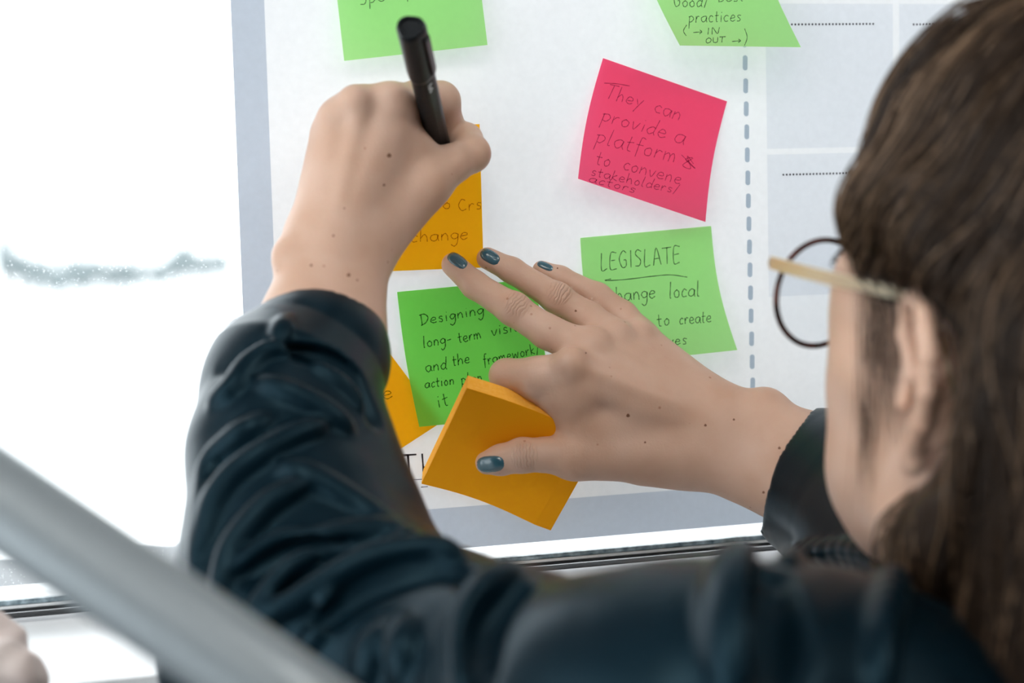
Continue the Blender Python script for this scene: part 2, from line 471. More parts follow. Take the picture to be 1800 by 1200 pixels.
M_tyre = mat('tyre', (0.05, 0.05, 0.05), 0.8); bump(M_tyre, 10, 0.2)
M_carglass = mat('car_glass', (0.1, 0.12, 0.14), 0.1); bump(M_carglass, 3, 0.02)
def far_car(px, py, m, label):
    p = ground_pt(px, py)
    r = empty('parked_car', p, label=label, cat='car', group='cars parked far outside')
    prof = [(-2.2, .25), (2.2, .25), (2.25, .75), (1.2, .95), (-2.2, .95)]
    bm = bmesh.new(); a = [bm.verts.new((x, -.85, z)) for x, z in prof]; c = [bm.verts.new((x, .85, z)) for x, z in prof]
    bm.faces.new(a); bm.faces.new(c[::-1])
    for i in range(5): bm.faces.new((a[i], a[(i + 1) % 5], c[(i + 1) % 5], c[i]))
    bm_obj('car_body', bm, m, r, bevel=.08)
    bm = bmesh.new(); prof = [(-1.9, .95), (1.2, .95), (.5, 1.45), (-1.4, 1.45)]
    a = [bm.verts.new((x, -.75, z)) for x, z in prof]; c = [bm.verts.new((x, .75, z)) for x, z in prof]
    bm.faces.new(a); bm.faces.new(c[::-1])
    for i in range(4): bm.faces.new((a[i], a[(i + 1) % 4], c[(i + 1) % 4], c[i]))
    bm_obj('cabin', bm, M_carglass, r, bevel=.06)
    for x in (-1.4, 1.4):
        for y in (-.8, .8):
            V, Fc = tube_mesh([(x, y - .1, .32), (x, y + .1, .32)], .32, 14); mesh_obj('wheel', V, Fc, M_tyre, r)
far_car(340, 590, M_car, 'faded red car parked on the pale ground outside')
far_car(432, 584, M_car2, 'grey car parked beside the faded red one outside')

# ================================================================== the poster
def inkfilm(name, col):
    m = bpy.data.materials.new(name); m.use_nodes = True
    N, L, b = nodes(m); t = N.new('ShaderNodeBsdfTransparent'); t.inputs[0].default_value = (*col, 1)
    nz = N.new('ShaderNodeTexNoise'); nz.inputs['Scale'].default_value = 500; tc = N.new('ShaderNodeTexCoord')
    mx = N.new('ShaderNodeMixRGB'); mx.inputs[1].default_value = (*col, 1); mx.inputs[2].default_value = (*[c * .97 for c in col], 1)
    L.new(tc.outputs['Object'], nz.inputs['Vector']); L.new(nz.outputs['Fac'], mx.inputs[0]); L.new(mx.outputs[0], t.inputs[0])
    L.new(t.outputs[0], N['Material Output'].inputs['Surface'])
    return m
M_pap = paper('poster_paper', (0.9, 0.91, 0.93), 0.34, (0.66, 0.67, 0.68))
M_pgrey = inkfilm('poster_grey_print', (0.72, 0.76, 0.82))
M_pbox = inkfilm('poster_pale_print', (0.91, 0.925, 0.95))
M_dash = inkfilm('grey_print', (0.56, 0.63, 0.70))
M_ink = mat('black_print', (0.012, 0.01, 0.02), 0.7); bump(M_ink, 300, 0.05)
px0 = 0.5 * (W(409, 60)[0] + W(424, 540)[0]); pzb = 0.5 * (W(820, 963)[2] + W(1340, 917)[2])
px1, pzt = px0 + 1.16, pzb + 0.80
poster = empty('poster', (px0, -0.002, pzb), label='large white printed poster with grey margins stuck on the window', cat='poster')
def sheet(nm, x0, x1, z0, z1, y, m, nx=1, nz=1):
    return child_world(mesh_obj(nm, [(x0, y, z0), (x1, y, z0), (x1, y, z1), (x0, y, z1)], [(0, 1, 2, 3)], m, poster), poster)
sheet('sheet', px0, px1, pzb, pzt, -0.0012, M_pap)
xi = 0.5 * (W(469, 60)[0] + W(481, 520)[0]); zi = 0.5 * (W(770, 893)[2] + W(1240, 856)[2])
sheet('grey_margin', px0, xi, pzb, pzt, -0.00132, M_pgrey)
sheet('grey_margin', xi + 0.0001, px1, pzb, zi, -0.00132, M_pgrey)
bx0, bx1, bx2 = W(1345, 130)[0], W(1568, 130)[0], W(1579, 130)[0]
bz0, bz1, bz2, bz3 = W(1450, 7)[2], W(1430, 260)[2], W(1430, 270)[2], W(1360, 521)[2]
bw = bx1 - bx0
for a, z0, z1 in ((bx0, bz1, bz0), (bx2, bz1, bz0), (bx0, bz3, bz2), (bx2, bz3, bz2)):
    sheet('printed_box', a, a + bw, z0, z1, -0.00132, M_pbox)
def dots(nm, p0, p1, step, r):
    a, c = W(*p0, 1.4), W(*p1, 1.4); n = max(2, int(np.linalg.norm(c - a) / step))
    V, Fc = [], []
    for i in range(n + 1):
        c0 = a + (c - a) * i / n; k = len(V)
        V += [c0 + np.array([r * math.cos(t * math.pi / 4), 0, r * math.sin(t * math.pi / 4)]) for t in range(8)]
        Fc.append(tuple(range(k, k + 8)))
    child_world(mesh_obj(nm, V, Fc, M_ink, poster), poster)
dots('dotted_line', (1392, 43), (1535, 42), 0.0020, 0.0006)
dots('dotted_line', (1606, 43), (1760, 42), 0.0020, 0.0006)
dots('dotted_line', (1377, 307), (1540, 303), 0.0020, 0.0006)
# dashed vertical line: every dash a piece of print
for i in range(19):
    y = 58 + i * 40.4; xx = 1309.6 + (y - 90) * 0.0235
    c = W(xx, y + 12, 1.4); w, hh = 0.0015, 0.0041
    V = [c + np.array([w * math.cos(t), 0, (hh - w) * (1 if math.sin(t) > 0 else -1) + w * math.sin(t)]) for t in np.linspace(0.01, 2 * math.pi + .01, 13)[:-1]]
    child_world(mesh_obj('dash', V, [tuple(range(12))], M_dash, poster), poster)

# ------------------------------------------------------------------ stroke lettering
GL = {
 'a': (1.0, [[(.9,.85),(.55,1),(.15,.75),(.1,.3),(.4,.02),(.75,.25),(.9,.85),(.88,.3),(1.0,.0)]]),
 'b': (.9, [[(.1,2),(.1,.1)],[(.1,.6),(.5,1),(.85,.6),(.6,.05),(.1,.1)]]),
 'c': (.8, [[(.75,.85),(.4,1),(.1,.55),(.3,.05),(.75,.12)]]),
 'd': (1.0, [[(.85,.8),(.5,1),(.1,.55),(.35,.02),(.8,.3)],[(.95,2),(.85,.8),(.82,.3),(.95,0)]]),
 'e': (.9, [[(.12,.5),(.7,.6),(.65,.95),(.3,.95),(.08,.4),(.4,.02),(.85,.2)]]),
 'f': (.7, [[(.8,1.85),(.45,1.9),(.35,1.3),(.3,-.5)],[(.05,1.0),(.7,1.05)]]),
 'g': (.9, [[(.8,.85),(.4,1),(.1,.6),(.35,.15),(.75,.4),(.8,.85),(.78,-.4),(.45,-.95),(.1,-.65)]]),
 'h': (.95, [[(.1,2),(.1,0)],[(.1,.5),(.45,1),(.75,.7),(.8,0)]]),
 'i': (.4, [[(.2,1),(.2,0)],[(.2,1.45),(.24,1.5)]]),
 'k': (.85, [[(.1,1.9),(.1,0)],[(.7,1.05),(.12,.5),(.8,0)]]),
 'l': (.45, [[(.2,2),(.15,.2),(.35,0)]]),
 'm': (1.3, [[(.08,1),(.1,0)],[(.1,.6),(.4,1),(.58,.6),(.6,0)],[(.6,.6),(.9,1),(1.1,.6),(1.15,0)]]),
 'n': (.9, [[(.1,1),(.1,0)],[(.1,.55),(.45,1),(.72,.65),(.76,0)]]),
 'o': (.9, [[(.5,1),(.12,.6),(.3,.05),(.7,.15),(.75,.7),(.45,1)]]),
 'p': (.9, [[(.15,1),(.12,-.9)],[(.0,.9),(.5,1.05),(.8,.6),(.5,.1),(.14,.15)]]),
 'r': (.7, [[(.1,1),(.12,0)],[(.12,.5),(.35,.95),(.65,.9)]]),
 's': (.75, [[(.65,.9),(.3,1),(.15,.7),(.55,.4),(.5,.05),(.1,.08)]]),
 't': (.7, [[(.3,1.7),(.28,.2),(.55,.02)],[(.0,1.0),(.65,1.05)]]),
 'u': (.9, [[(.1,1),(.15,.2),(.5,.02),(.75,.4),(.78,1)],[(.78,1),(.85,0)]]),
 'v': (.85, [[(.05,1),(.38,.02),(.8,1)]]),
 'w': (1.2, [[(.05,1),(.25,.02),(.55,.8),(.8,.02),(1.1,1)]]),
 'y': (.9, [[(.08,1),(.42,.25)],[(.85,1),(.45,.2),(.15,-.75)]]),
 'T': (1.0, [[(-.1,1.9),(1.0,1.95)],[(.45,1.9),(.42,0)]]),
 'L': (.9, [[(.15,2),(.1,.02),(.75,.1)]]),
 'E': (.95, [[(.85,1.9),(.2,1.9),(.1,.02),(.8,.05)],[(.15,1.0),(.7,1.05)]]),
 'G': (1.1, [[(.9,1.75),(.5,2),(.1,1.1),(.35,.05),(.85,.3),(.9,.95),(.55,.95)]]),
 'I': (.4, [[(.2,1.95),(.18,0)]]),
 'S': (.95, [[(.85,1.8),(.4,1.95),(.2,1.5),(.75,.8),(.6,.1),(.1,.1)]]),
 'A': (1.1, [[(.05,0),(.5,1.95),(.95,0)],[(.25,.75),(.8,.75)]]),
 'D': (1.2, [[(.15,1.8),(.25,.05)],[(-.1,1.75),(.6,1.9),(1.1,1.2),(.8,.3),(.05,.02)]]),
 'B': (1.0, [[(.12,2),(.12,0)],[(.12,1.95),(.7,1.7),(.6,1.15),(.15,1.0),(.8,.8),(.7,.1),(.12,0)]]),
 'N': (1.1, [[(.1,0),(.15,1.9),(.8,.1),(.9,1.9)]]),
 'O': (1.1, [[(.55,1.9),(.1,1.2),(.3,.1),(.8,.3),(.95,1.3),(.5,1.9)]]),
 'U': (1.1, [[(.1,1.9),(.15,.4),(.5,.02),(.85,.4),(.9,1.9)]]),
 'C': (1.0, [[(.85,1.7),(.4,1.9),(.08,1.0),(.35,.08),(.9,.3)]]),
 '/': (.6, [[(.6,1.9),(.1,-.2)]]), '(': (.5, [[(.4,2),(.12,1.0),(.4,-.1)]]), ')': (.5, [[(.1,2),(.4,1.0),(.1,-.1)]]),
 '-': (.8, [[(.1,.6),(.7,.65)]]), '>': (1.3, [[(.0,.7),(1.2,.75)],[(.9,1.1),(1.2,.75),(.9,.35)]]), ' ': (.7, []),
 'H': (1.1, [[(.1,2),(.1,0)],[(.95,2),(.95,0)],[(.1,1.05),(.95,1.05)]]),
}
def word_strokes(txt, p0, p1, xh, slant=0.08, jit=0.05, seed=1):
    """pixel polylines of a word whose baseline runs from p0 to p1, x-height xh pixels"""
    rg = random.Random(seed + len(txt)); p0, p1 = np.array(p0, float), np.array(p1, float)
    tot = sum(GL[c][0] + .18 for c in txt); d = p1 - p0; ex = d / tot
    ey = np.array([d[1], -d[0]]); ey = ey / np.linalg.norm(ey) * xh
    out, x = [], 0
    for c in txt:
        w, ss = GL[c]
        for s in ss:
            pl = []
            for (a, e) in s:
                a += e * slant + rg.uniform(-jit, jit); e += rg.uniform(-jit, jit)
                pl.append(p0 + ex * (x + a) + ey * e)
            out.append(np.array(pl))
        x += w + .18
    return out
def ribbons(nm, polys, place, width, m, parent, per=5):
    V, Fc = [], []
    for pl in polys:
        c = catmull(pl, per); P = np.array([place(*p) for p in c])
        T = np.gradient(P, axis=0); S = np.cross(T, (0, 1, 0)); S /= np.linalg.norm(S, axis=1)[:, None] + 1e-12
        k = len(V)
        for i in range(len(P)):
            w = width * (0.8 + 0.2 * math.sin(i * 1.7 + k))
            V += [P[i] - S[i] * w / 2, P[i] + S[i] * w / 2]
        Fc += [(k + 2 * i, k + 2 * i + 1, k + 2 * i + 3, k + 2 * i + 2) for i in range(len(P) - 1)]
    o = mesh_obj(nm, V, Fc, m, parent)
    return child_world(o, parent)
ribbons('printed_lettering', [np.array(p, float) for p in ([(692, 801), (732, 798.5)], [(717, 800), (721, 848)], [(742, 797), (746, 848)], [(744, 821), (778, 819)], [(778, 795), (782, 846)])],
        lambda x, y: W(x, y, 1.5), 0.0013, M_ink, poster, 3)
ribbons('printed_rule', [np.array(p, float) for p in ([(640, 848), (760, 841)], [(740, 856), (752, 855)])], lambda x, y: W(x, y, 1.5), 0.0005, M_ink, poster, 3)

# ------------------------------------------------------------------ sticky notes on the poster
M_pen = inkfilm('pen_ink', (0.2, 0.24, 0.24)); M_penp = inkfilm('faint_pen_ink', (0.5, 0.3, 0.42))
M_green = paper('green_note_paper', (0.37, 0.76, 0.26), 0.55, (0.5, 0.95, 0.36))
M_green2 = paper('deep_green_note_paper', (0.2, 0.66, 0.1), 0.55, (0.26, 0.85, 0.14))
M_pink = paper('pink_note_paper', (1.0, 0.09, 0.2), 0.66, (1.0, 0.13, 0.27))
M_orange = paper('orange_note_paper', (1.0, 0.48, 0.012), 0.68, (1.0, 0.52, 0.008))
def note(c4, m, base, lift, bow, label, writing, iw=0.00050, pw=1.6, sidebow=(0, 0), ink=None):
    """c4: pixel corners top left, top right, bottom right, bottom left; the glued top lies on the poster,
    the free end lifts off by lift mm; sidebow: pixel bulge of the side edges"""
    c4 = np.array(c4, float)
    def off(v): return base + lift * v ** pw + bow * math.sin(math.pi * v)
    def pix(u, v):
        p = (1 - u) * (1 - v) * c4[0] + u * (1 - v) * c4[1] + u * v * c4[2] + (1 - u) * v * c4[3]
        return p + np.array(sidebow) * math.sin(math.pi * v)
    n = 14
    cen = W(*pix(.5, .1), off(.1))
    root = empty('sticky_note', cen, label=label, cat='sticky note', group='sticky notes on the poster')
    V, Fc = [], []
    for j in range(n + 1):
        for i in range(n + 1): V.append(W(*pix(i / n, j / n), off(j / n)))
    for j in range(n):
        for i in range(n):
            a = j * (n + 1) + i
            Fc.append((a, a + 1, a + n + 2, a + n + 1))
    child_world(mesh_obj('paper_sheet', V, Fc, m, root, smooth=True), root)
    if writing:
        def place(x, y):
            v = .5
            for _ in range(6):            # height on the sheet of this pixel
                u0 = .5
                A, B = pix(0, v), pix(1, v); d = B - A; nrm = np.array([-d[1], d[0]])
                dv = (np.array([x, y]) - A) @ nrm
                e = (pix(.5, min(v + .02, 1.5)) - pix(.5, v)) @ nrm / .02
                v = min(max(v + dv / e, -.1), 1.1)
            return W(x, y, off(min(max(v, 0), 1)) + 0.22)
        ribbons('handwriting', writing, place, iw, ink or M_pen, root)
    return root
ws = word_strokes
note([(577, -141), (826, -169), (857, 79), (605, 107)], M_green, 1.9, 9, 0, 'green sticky note behind the cap of the black pen', ws('Spe', (632, 9), (680, 1), 11) + ws('r', (716, 3), (722, 2), 6))
pr_ = ws('Good/', (1184, 12), (1246, 12), 11, .05) + ws('Best', (1262, 3), (1310, 2), 10) + ws('practices', (1210, 40), (1305, 37), 11) \
    + ws('(', (1200, 63), (1210, 62), 9) + ws('>', (1218, 64), (1237, 62), 9) + ws('IN', (1242, 61), (1268, 59), 6) \
    + ws('OUT', (1240, 76), (1276, 74), 5) + ws('>', (1286, 79), (1305, 77), 8) + ws(')', (1306, 79), (1320, 79), 14, 0)
note([(1098, -158), (1313, -160), (1408, 83), (1195, 80)], M_green, 1.9, 24, 0, 'green sticky note about practices, its foot curling far off the poster', pr_, sidebow=(-9, 0))
pk = ws('They', (1064, 172), (1130, 190), 13, .1) + ws('can', (1148, 196), (1196, 213), 14) + ws('provide', (1056, 212), (1172, 244), 14) + ws('a', (1182, 248), (1204, 256), 17) \
    + ws('platform', (1046, 250), (1190, 287), 15) + ws('to', (1046, 288), (1074, 294), 13) + ws('convene', (1094, 297), (1198, 325), 12) \
    + ws('stakeholders/', (1038, 308), (1192, 341), 9) + ws('actors', (1034, 319), (1118, 340), 8) \
    + [np.array([(1198, 272), (1222, 296), (1205, 280), (1218, 278), (1200, 290), (1214, 296), (1208, 274), (1219, 288)], float)]
pk += [np.array([(1062, 146), (1082, 147), (1107, 151)], float)]
note([(1060, 102), (1278, 178), (1240, 390), (1016, 314)], M_pink, 1.9, 12, 0, 'bright pink sticky note covered in thin handwriting', pk, sidebow=(-6, -1), iw=0.00046, ink=M_penp)
lg = ws('LEGISLATE', (1056, 475), (1200, 461), 15, .06) + [np.array([(1074, 490), (1064, 493), (1100, 491), (1150, 485), (1180, 483), (1208, 487)], float)] \
    + ws('change', (1070, 531), (1155, 523), 13) + ws('local', (1176, 524), (1232, 520), 14) + ws('s', (1126, 573), (1138, 572), 11) + ws('to', (1156, 574), (1180, 570), 12) \
    + ws('create', (1194, 570), (1252, 566), 11) + ws('tives', (1156, 609), (1210, 604), 10)
note([(1020, 418), (1250, 397), (1296, 615), (1060, 640)], M_green, 2.0, 13, 0, 'green sticky note headed LEGISLATE under the pink one', lg, sidebow=(-9, 0), iw=0.00058)
oc = ws('change', (722, 426), (826, 420), 12) + ws('o', (778, 368), (795, 366), 11) + ws('Crs', (806, 372), (850, 366), 11)
note([(592, 229), (843, 218), (850, 470), (598, 480)], M_orange, 1.8, 2, 0, 'orange sticky note being written on under the pen hand', oc, ink=M_penp)
note([(430, 681), (632, 550), (776, 742), (574, 873)], M_orange, 1.8, 2, 0, 'orange sticky note tilted behind the rolled sleeve cuff', ws('ke', (652, 706), (694, 698), 13) + ws('t', (668, 738), (680, 736), 9))
dg = ws('Designing', (739, 572), (853, 551), 10) + ws('long-', (744, 611), (796, 602), 10) + ws('term', (806, 603), (848, 594), 10) + ws('vision', (864, 590), (930, 578), 10) \
    + ws('and', (748, 654), (788, 648), 11) + ws('the', (796, 643), (828, 637), 10) + ws('framework/', (850, 642), (950, 620), 10) \
    + ws('action', (747, 682), (800, 675), 9) + ws('plan', (811, 676), (850, 670), 10) + ws('it', (770, 717), (792, 711), 13)
note([(698, 513), (942, 490), (978, 727), (737, 750)], M_green2, 2.6, 4, 0, 'deep green sticky note of five written lines, partly under the hand', dg, sidebow=(-4, 0), iw=0.00066)

# ================================================================== the writer
M_skin = mat('skin', (0.66, 0.43, 0.33), 0.48, spec=0.4, Subsurface_Weight=0.12, Subsurface_Scale=0.006)
_b = M_skin.node_tree.nodes['Principled BSDF']; _b.inputs['Subsurface Radius'].default_value = (1.0, 0.35, 0.2)
N, L, b = nodes(M_skin)
cr = noise_mix(M_skin, (0.55, 0.335, 0.235), (0.63, 0.42, 0.32), 38, 5, 0.3, 0.7)
vo = N.new('ShaderNodeTexVoronoi'); vo.inputs['Scale'].default_value = 95; vo.inputs['Randomness'].default_value = 1
vr = N.new('ShaderNodeValToRGB'); vr.color_ramp.elements[0].position = 0.04; vr.color_ramp.elements[1].position = 0.085
vr.color_ramp.elements[0].color = (0.62, 0.45, 0.36, 1); vr.color_ramp.elements[1].color = (1, 1, 1, 1)
mx = N.new('ShaderNodeMixRGB'); mx.blend_type = 'MULTIPLY'; mx.inputs[0].default_value = 0.8
tc = N.new('ShaderNodeTexCoord'); L.new(tc.outputs['Object'], vo.inputs['Vector']); L.new(vo.outputs['Distance'], vr.inputs[0])
L.new(cr.outputs[0], mx.inputs[1]); L.new(vr.outputs[0], mx.inputs[2]); L.new(mx.outputs[0], b.inputs['Base Color'])
bp = N.new('ShaderNodeBump'); bp.inputs['Strength'].default_value = 0.25; bp.inputs['Distance'].default_value = 0.0004
nz = N.new('ShaderNodeTexNoise'); nz.inputs['Scale'].default_value = 900; nz.inputs['Detail'].default_value = 3
L.new(tc.outputs['Object'], nz.inputs['Vector']); L.new(nz.outputs['Fac'], bp.inputs['Height']); L.new(bp.outputs['Normal'], b.inputs['Normal'])

def wrinkles(joints):
    """fine cross creases: each joint is a point, the direction along the finger and a size in mm"""
    N, L, b = nodes(M_skin); tot = None
    for c_, a_, r_, per in joints:
        s_ = N.new('ShaderNodeVectorMath'); s_.operation = 'SUBTRACT'; s_.inputs[1].default_value = q2w(c_)
        L.new(tc.outputs['Object'], s_.inputs[0])
        d_ = N.new('ShaderNodeVectorMath'); d_.operation = 'DOT_PRODUCT'; d_.inputs[1].default_value = M3 @ (a_ / np.linalg.norm(a_))
        L.new(s_.outputs[0], d_.inputs[0])
        n_ = N.new('ShaderNodeTexNoise'); n_.inputs['Scale'].default_value = 220; L.new(tc.outputs['Object'], n_.inputs['Vector'])
        w_ = N.new('ShaderNodeMath'); w_.operation = 'MULTIPLY_ADD'; w_.inputs[1].default_value = 2 * math.pi / (per / 1000)
        L.new(d_.outputs['Value'], w_.inputs[0])
        w2 = N.new('ShaderNodeMath'); w2.operation = 'MULTIPLY'; w2.inputs[1].default_value = 7.0; L.new(n_.outputs['Fac'], w2.inputs[0]); L.new(w2.outputs[0], w_.inputs[2])
        sn = N.new('ShaderNodeMath'); sn.operation = 'SINE'; L.new(w_.outputs[0], sn.inputs[0])
        ab = N.new('ShaderNodeMath'); ab.operation = 'ABSOLUTE'; L.new(sn.outputs[0], ab.inputs[0])
        pw_ = N.new('ShaderNodeMath'); pw_.operation = 'POWER'; pw_.inputs[1].default_value = 0.45; L.new(ab.outputs[0], pw_.inputs[0])
        ln = N.new('ShaderNodeVectorMath'); ln.operation = 'LENGTH'; L.new(s_.outputs[0], ln.inputs[0])
        mr = N.new('ShaderNodeMapRange'); mr.interpolation_type = 'SMOOTHSTEP'
        mr.inputs['From Min'].default_value = r_ * 0.45 / 1000; mr.inputs['From Max'].default_value = r_ / 1000
        mr.inputs['To Min'].default_value = 1; mr.inputs['To Max'].default_value = 0
        L.new(ln.outputs['Value'], mr.inputs['Value'])
        ml = N.new('ShaderNodeMath'); ml.operation = 'MULTIPLY'; L.new(pw_.outputs[0], ml.inputs[0]); L.new(mr.outputs[0], ml.inputs[1])
        if tot is None: tot = ml
        else:
            ad = N.new('ShaderNodeMath'); ad.operation = 'ADD'; L.new(tot.outputs[0], ad.inputs[0]); L.new(ml.outputs[0], ad.inputs[1]); tot = ad
    b2 = N.new('ShaderNodeBump'); b2.inputs['Strength'].default_value = 0.6; b2.inputs['Distance'].default_value = 0.001
    L.new(tot.outputs[0], b2.inputs['Height']); L.new(bp.outputs['Normal'], b2.inputs['Normal']); L.new(b2.outputs['Normal'], b.inputs['Normal'])
def chain(pts, k=2.0):
    return Uni([Cone(pts[i][0], pts[i + 1][0], pts[i][1], pts[i + 1][1]) for i in range(len(pts) - 1)], k)
J = lambda px, py, off, r: (H(px, py, off), r)

# ---- right hand, fingertips on the paper, pad of notes under the thumb
r_mid = Uni([chain([J(797, 465, 8, 6.3), J(835, 501, 15, 7.0), J(902, 543, 27, 8.4), J(962, 583, 37, 8.7), J(1035, 616, 45, 10.4)], 3), Ell(H(904, 540, 31), (7.8, 7.2, 5))], 4)
r_rng = Uni([chain([J(857, 454, 8, 5.8), J(900, 475, 13, 6.5), J(979, 524, 23, 7.9), J(1033, 558, 30, 8.2), J(1080, 594, 38, 10.0)], 3), Ell(H(979, 521, 27), (7.2, 6.8, 4.6))], 4)
r_pnk = chain([J(952, 474, 7, 4.9), J(985, 488, 11, 5.9), J(1050, 521, 20, 7.0), J(1094, 555, 26, 7.7), J(1126, 592, 33, 9.2)], 3)
r_idx = chain([J(920, 756, 8, 6.5), J(902, 706, 18, 7.4), J(890, 660, 37, 8.4), J(945, 662, 49, 10.0), J(1008, 656, 55, 11.6)], 3)
r_thb = Uni([chain([J(856, 813, 37, 6.0), J(880, 808, 40, 7.6), J(918, 800, 45, 8.7), J(960, 799, 49, 8.6), J(1010, 802, 52, 10.6)], 3),
             Cone(H(1010, 802, 52), H(1140, 790, 50), 11.5, 16)], 6)
r_palm = Uni([Cone(H(1008, 652, 56), H(1235, 752, 56), 11, 14), Cone(H(1035, 614, 44), H(1240, 740, 54), 10.8, 14),
              Cone(H(1078, 600, 40), H(1248, 724, 52), 10.4, 13), Cone(H(1122, 594, 34), H(1258, 716, 50), 9.4, 12.5),
              Cone(H(1010, 800, 51), H(1215, 795, 54), 11, 16), Cone(H(1018, 745, 50), H(1180, 790, 50), 9, 16), Cone(H(1010, 690, 52), H(945, 676, 47), 13, 9), Cone(H(1022, 740, 50), H(990, 700, 50), 9, 9), Cone(H(1025, 775, 50), H(1100, 720, 50), 9, 13),
              Cone(H(1090, 660, 36), H(1220, 760, 44), 12, 16), Cone(H(1130, 810, 48), H(1200, 812, 50), 10.5, 11)], 9)
r_arm = Uni([Cone(H(1225, 790, 54), H(1420, 862, 78), 17.5, 21), Cone(H(1245, 726, 52), H(1420, 790, 78), 14.5, 20),
             Ell(H(1346, 713, 63), (9.5, 9, 9)), Cone(H(1400, 825, 76), Q(1700, 1090, 740), 23, 30)], 12)
r_hand = Uni([Uni([r_palm, f], 4) for f in (r_mid, r_rng, r_pnk, r_idx, r_thb)], 0.6)
r_hand = Uni([r_hand, r_arm], 10)
# knuckle heads, tendons
r_hand = Uni([r_hand, Ell(H(1003, 636, 63), (8, 8, 7)), Ell(H(1040, 602, 50), (8.5, 8, 6)), Ell(H(1082, 588, 45), (7.5, 7, 5.5)),
              Ell(H(1122, 586, 40), (7, 6.5, 5)), Cone(H(1010, 640, 65), H(1190, 715, 66), 2.2, 1.6), Cone(H(1045, 606, 53), H(1200, 700, 62), 2.2, 1.6)], 5)

wrinkles([(H(908, 532, 36), H(962, 583, 37) - H(838, 498, 15), 8.5, 3.4), (H(983, 512, 31), H(1033, 558, 30) - H(895, 480, 13), 8, 3.4),
          (H(922, 800, 54), H(1010, 802, 52) - H(856, 813, 37), 9, 3.2)])

# ---- left hand, closed round the pen
l_idx = chain([J(768, 266, 17, 7.2), J(786, 222, 26, 8.4), J(774, 178, 35, 9.7), J(735, 176, 43, 9.6), J(690, 188, 54, 11)], 3)
l_mid = chain([J(738, 278, 12, 7.5), J(750, 225, 18, 8.8), J(712, 195, 28, 10), J(634, 192, 53, 10.8)], 3)
l_rng = chain([J(700, 292, 11, 7.4), J(690, 240, 16, 8.6), J(655, 215, 24, 9.6), J(597, 212, 48, 9.8)], 3)
l_pnk = chain([J(655, 312, 9, 6.8), J(640, 262, 14, 7.6), J(606, 250, 21, 8.4), J(582, 238, 40, 8.8)], 3)
l_thb = Uni([chain([J(802, 236, 22, 7.6), J(818, 246, 30, 8.4), J(829, 270, 41, 9.1), J(795, 288, 47, 9.4), J(745, 322, 50, 11.5)], 3),
             Cone(H(745, 322, 50), H(640, 400, 54), 12, 15)], 6)
l_palm = Uni([Cone(H(690, 190, 55), H(600, 420, 62), 11.5, 15), Cone(H(634, 192, 53), H(585, 420, 64), 10.8, 15),
              Cone(H(597, 212, 48), H(568, 420, 62), 9.8, 13.5), Cone(H(582, 240, 40), H(562, 420, 58), 8.8, 12.5),
              Cone(H(745, 326, 48), H(640, 430, 56), 12, 16), Cone(H(705, 260, 46), H(640, 400, 52), 12, 16),
              Cone(H(690, 240, 50), H(775, 296, 46), 9, 7), Cone(H(640, 260, 34), H(620, 400, 44), 16, 17)], 9)
l_arm = Uni([Cone(H(556, 425, 60), H(520, 600, 84), 13.5, 18), Cone(H(628, 425, 58), H(604, 600, 80), 16, 19), Cone(H(585, 440, 60), H(565, 600, 84), 16, 20),
             Cone(H(560, 600, 82), H(520, 1125, 168), 28, 38)], 12)
l_hand = Uni([Uni([l_palm, f], 5) for f in (l_idx, l_mid, l_rng, l_pnk, l_thb)], 1.2)
l_hand = Uni([l_hand, l_arm], 10)
l_hand = Uni([l_hand, Ell(H(513, 452, 68), (9.5, 10, 9)), Ell(H(686, 176, 61), (8.5, 7.5, 7.5)), Ell(H(623, 178, 62), (7.5, 7.5, 7.5)), Ell(H(588, 208, 55), (6.5, 7, 6.5)),
              Cone(H(632, 190, 63), H(590, 380, 74), 2.4, 1.6), Cone(H(684, 196, 62), H(606, 390, 74), 2.0, 1.5), Cone(H(590, 212, 57), H(570, 380, 70), 2.0, 1.5)], 6)

# ---- head frame: origin between the ears, axes left / forward / up
hd = YAW - math.radians(25); pt = math.radians(8)
fw = np.array([math.sin(hd) * math.cos(pt), math.cos(hd) * math.cos(pt), math.sin(pt)])
lw = np.array([-math.cos(hd), math.sin(hd), 0.0]); uw = np.cross(fw, lw); uw = uw if uw[2] > 0 else -uw
HB = np.stack([lw @ M3, fw @ M3, uw @ M3])          # rows: left, forward, up in camera axes
TRAG = Q(1606, 684, 640)
HO = TRAG - 71 * HB[0]
h = lambda l, f, u: HO + l * HB[0] + f * HB[1] + u * HB[2]
loc = lambda P: (np.asarray(P) - HO) @ HB.T
def E(l, f, u, rl, rf, ru): return Ell(h(l, f, u), (rl, rf, ru), HB)
skull = Uni([E(0, -8, 48, 73, 90, 80), E(0, 42, 25, 58, 50, 62), E(0, 50, -35, 50, 42, 52), E(0, 72, -88, 24, 20, 20)], 22)
face = [skull, E(39, 50, -14, 27, 32, 28), E(-39, 50, -14, 27, 32, 28), E(44, 46, -46, 22, 30, 34), E(-44, 46, -46, 22, 30, 34), E(47, 56, 16, 15, 26, 26), E(-47, 56, 16, 15, 26, 26), Cone(h(56, 12, -58), h(16, 82, -92), 15, 13), Cone(h(-56, 12, -58), h(-16, 82, -92), 15, 13),
        E(52, 28, -4, 18, 34, 16), E(-52, 28, -4, 18, 34, 16), Cone(h(30, 84, 34), h(52, 62, 30), 8, 8), Cone(h(-30, 84, 34), h(-52, 62, 30), 8, 8),
        E(50, 12, -40, 19, 26, 34), E(-50, 12, -40, 19, 26, 34)]
face = Uni(face, 12)
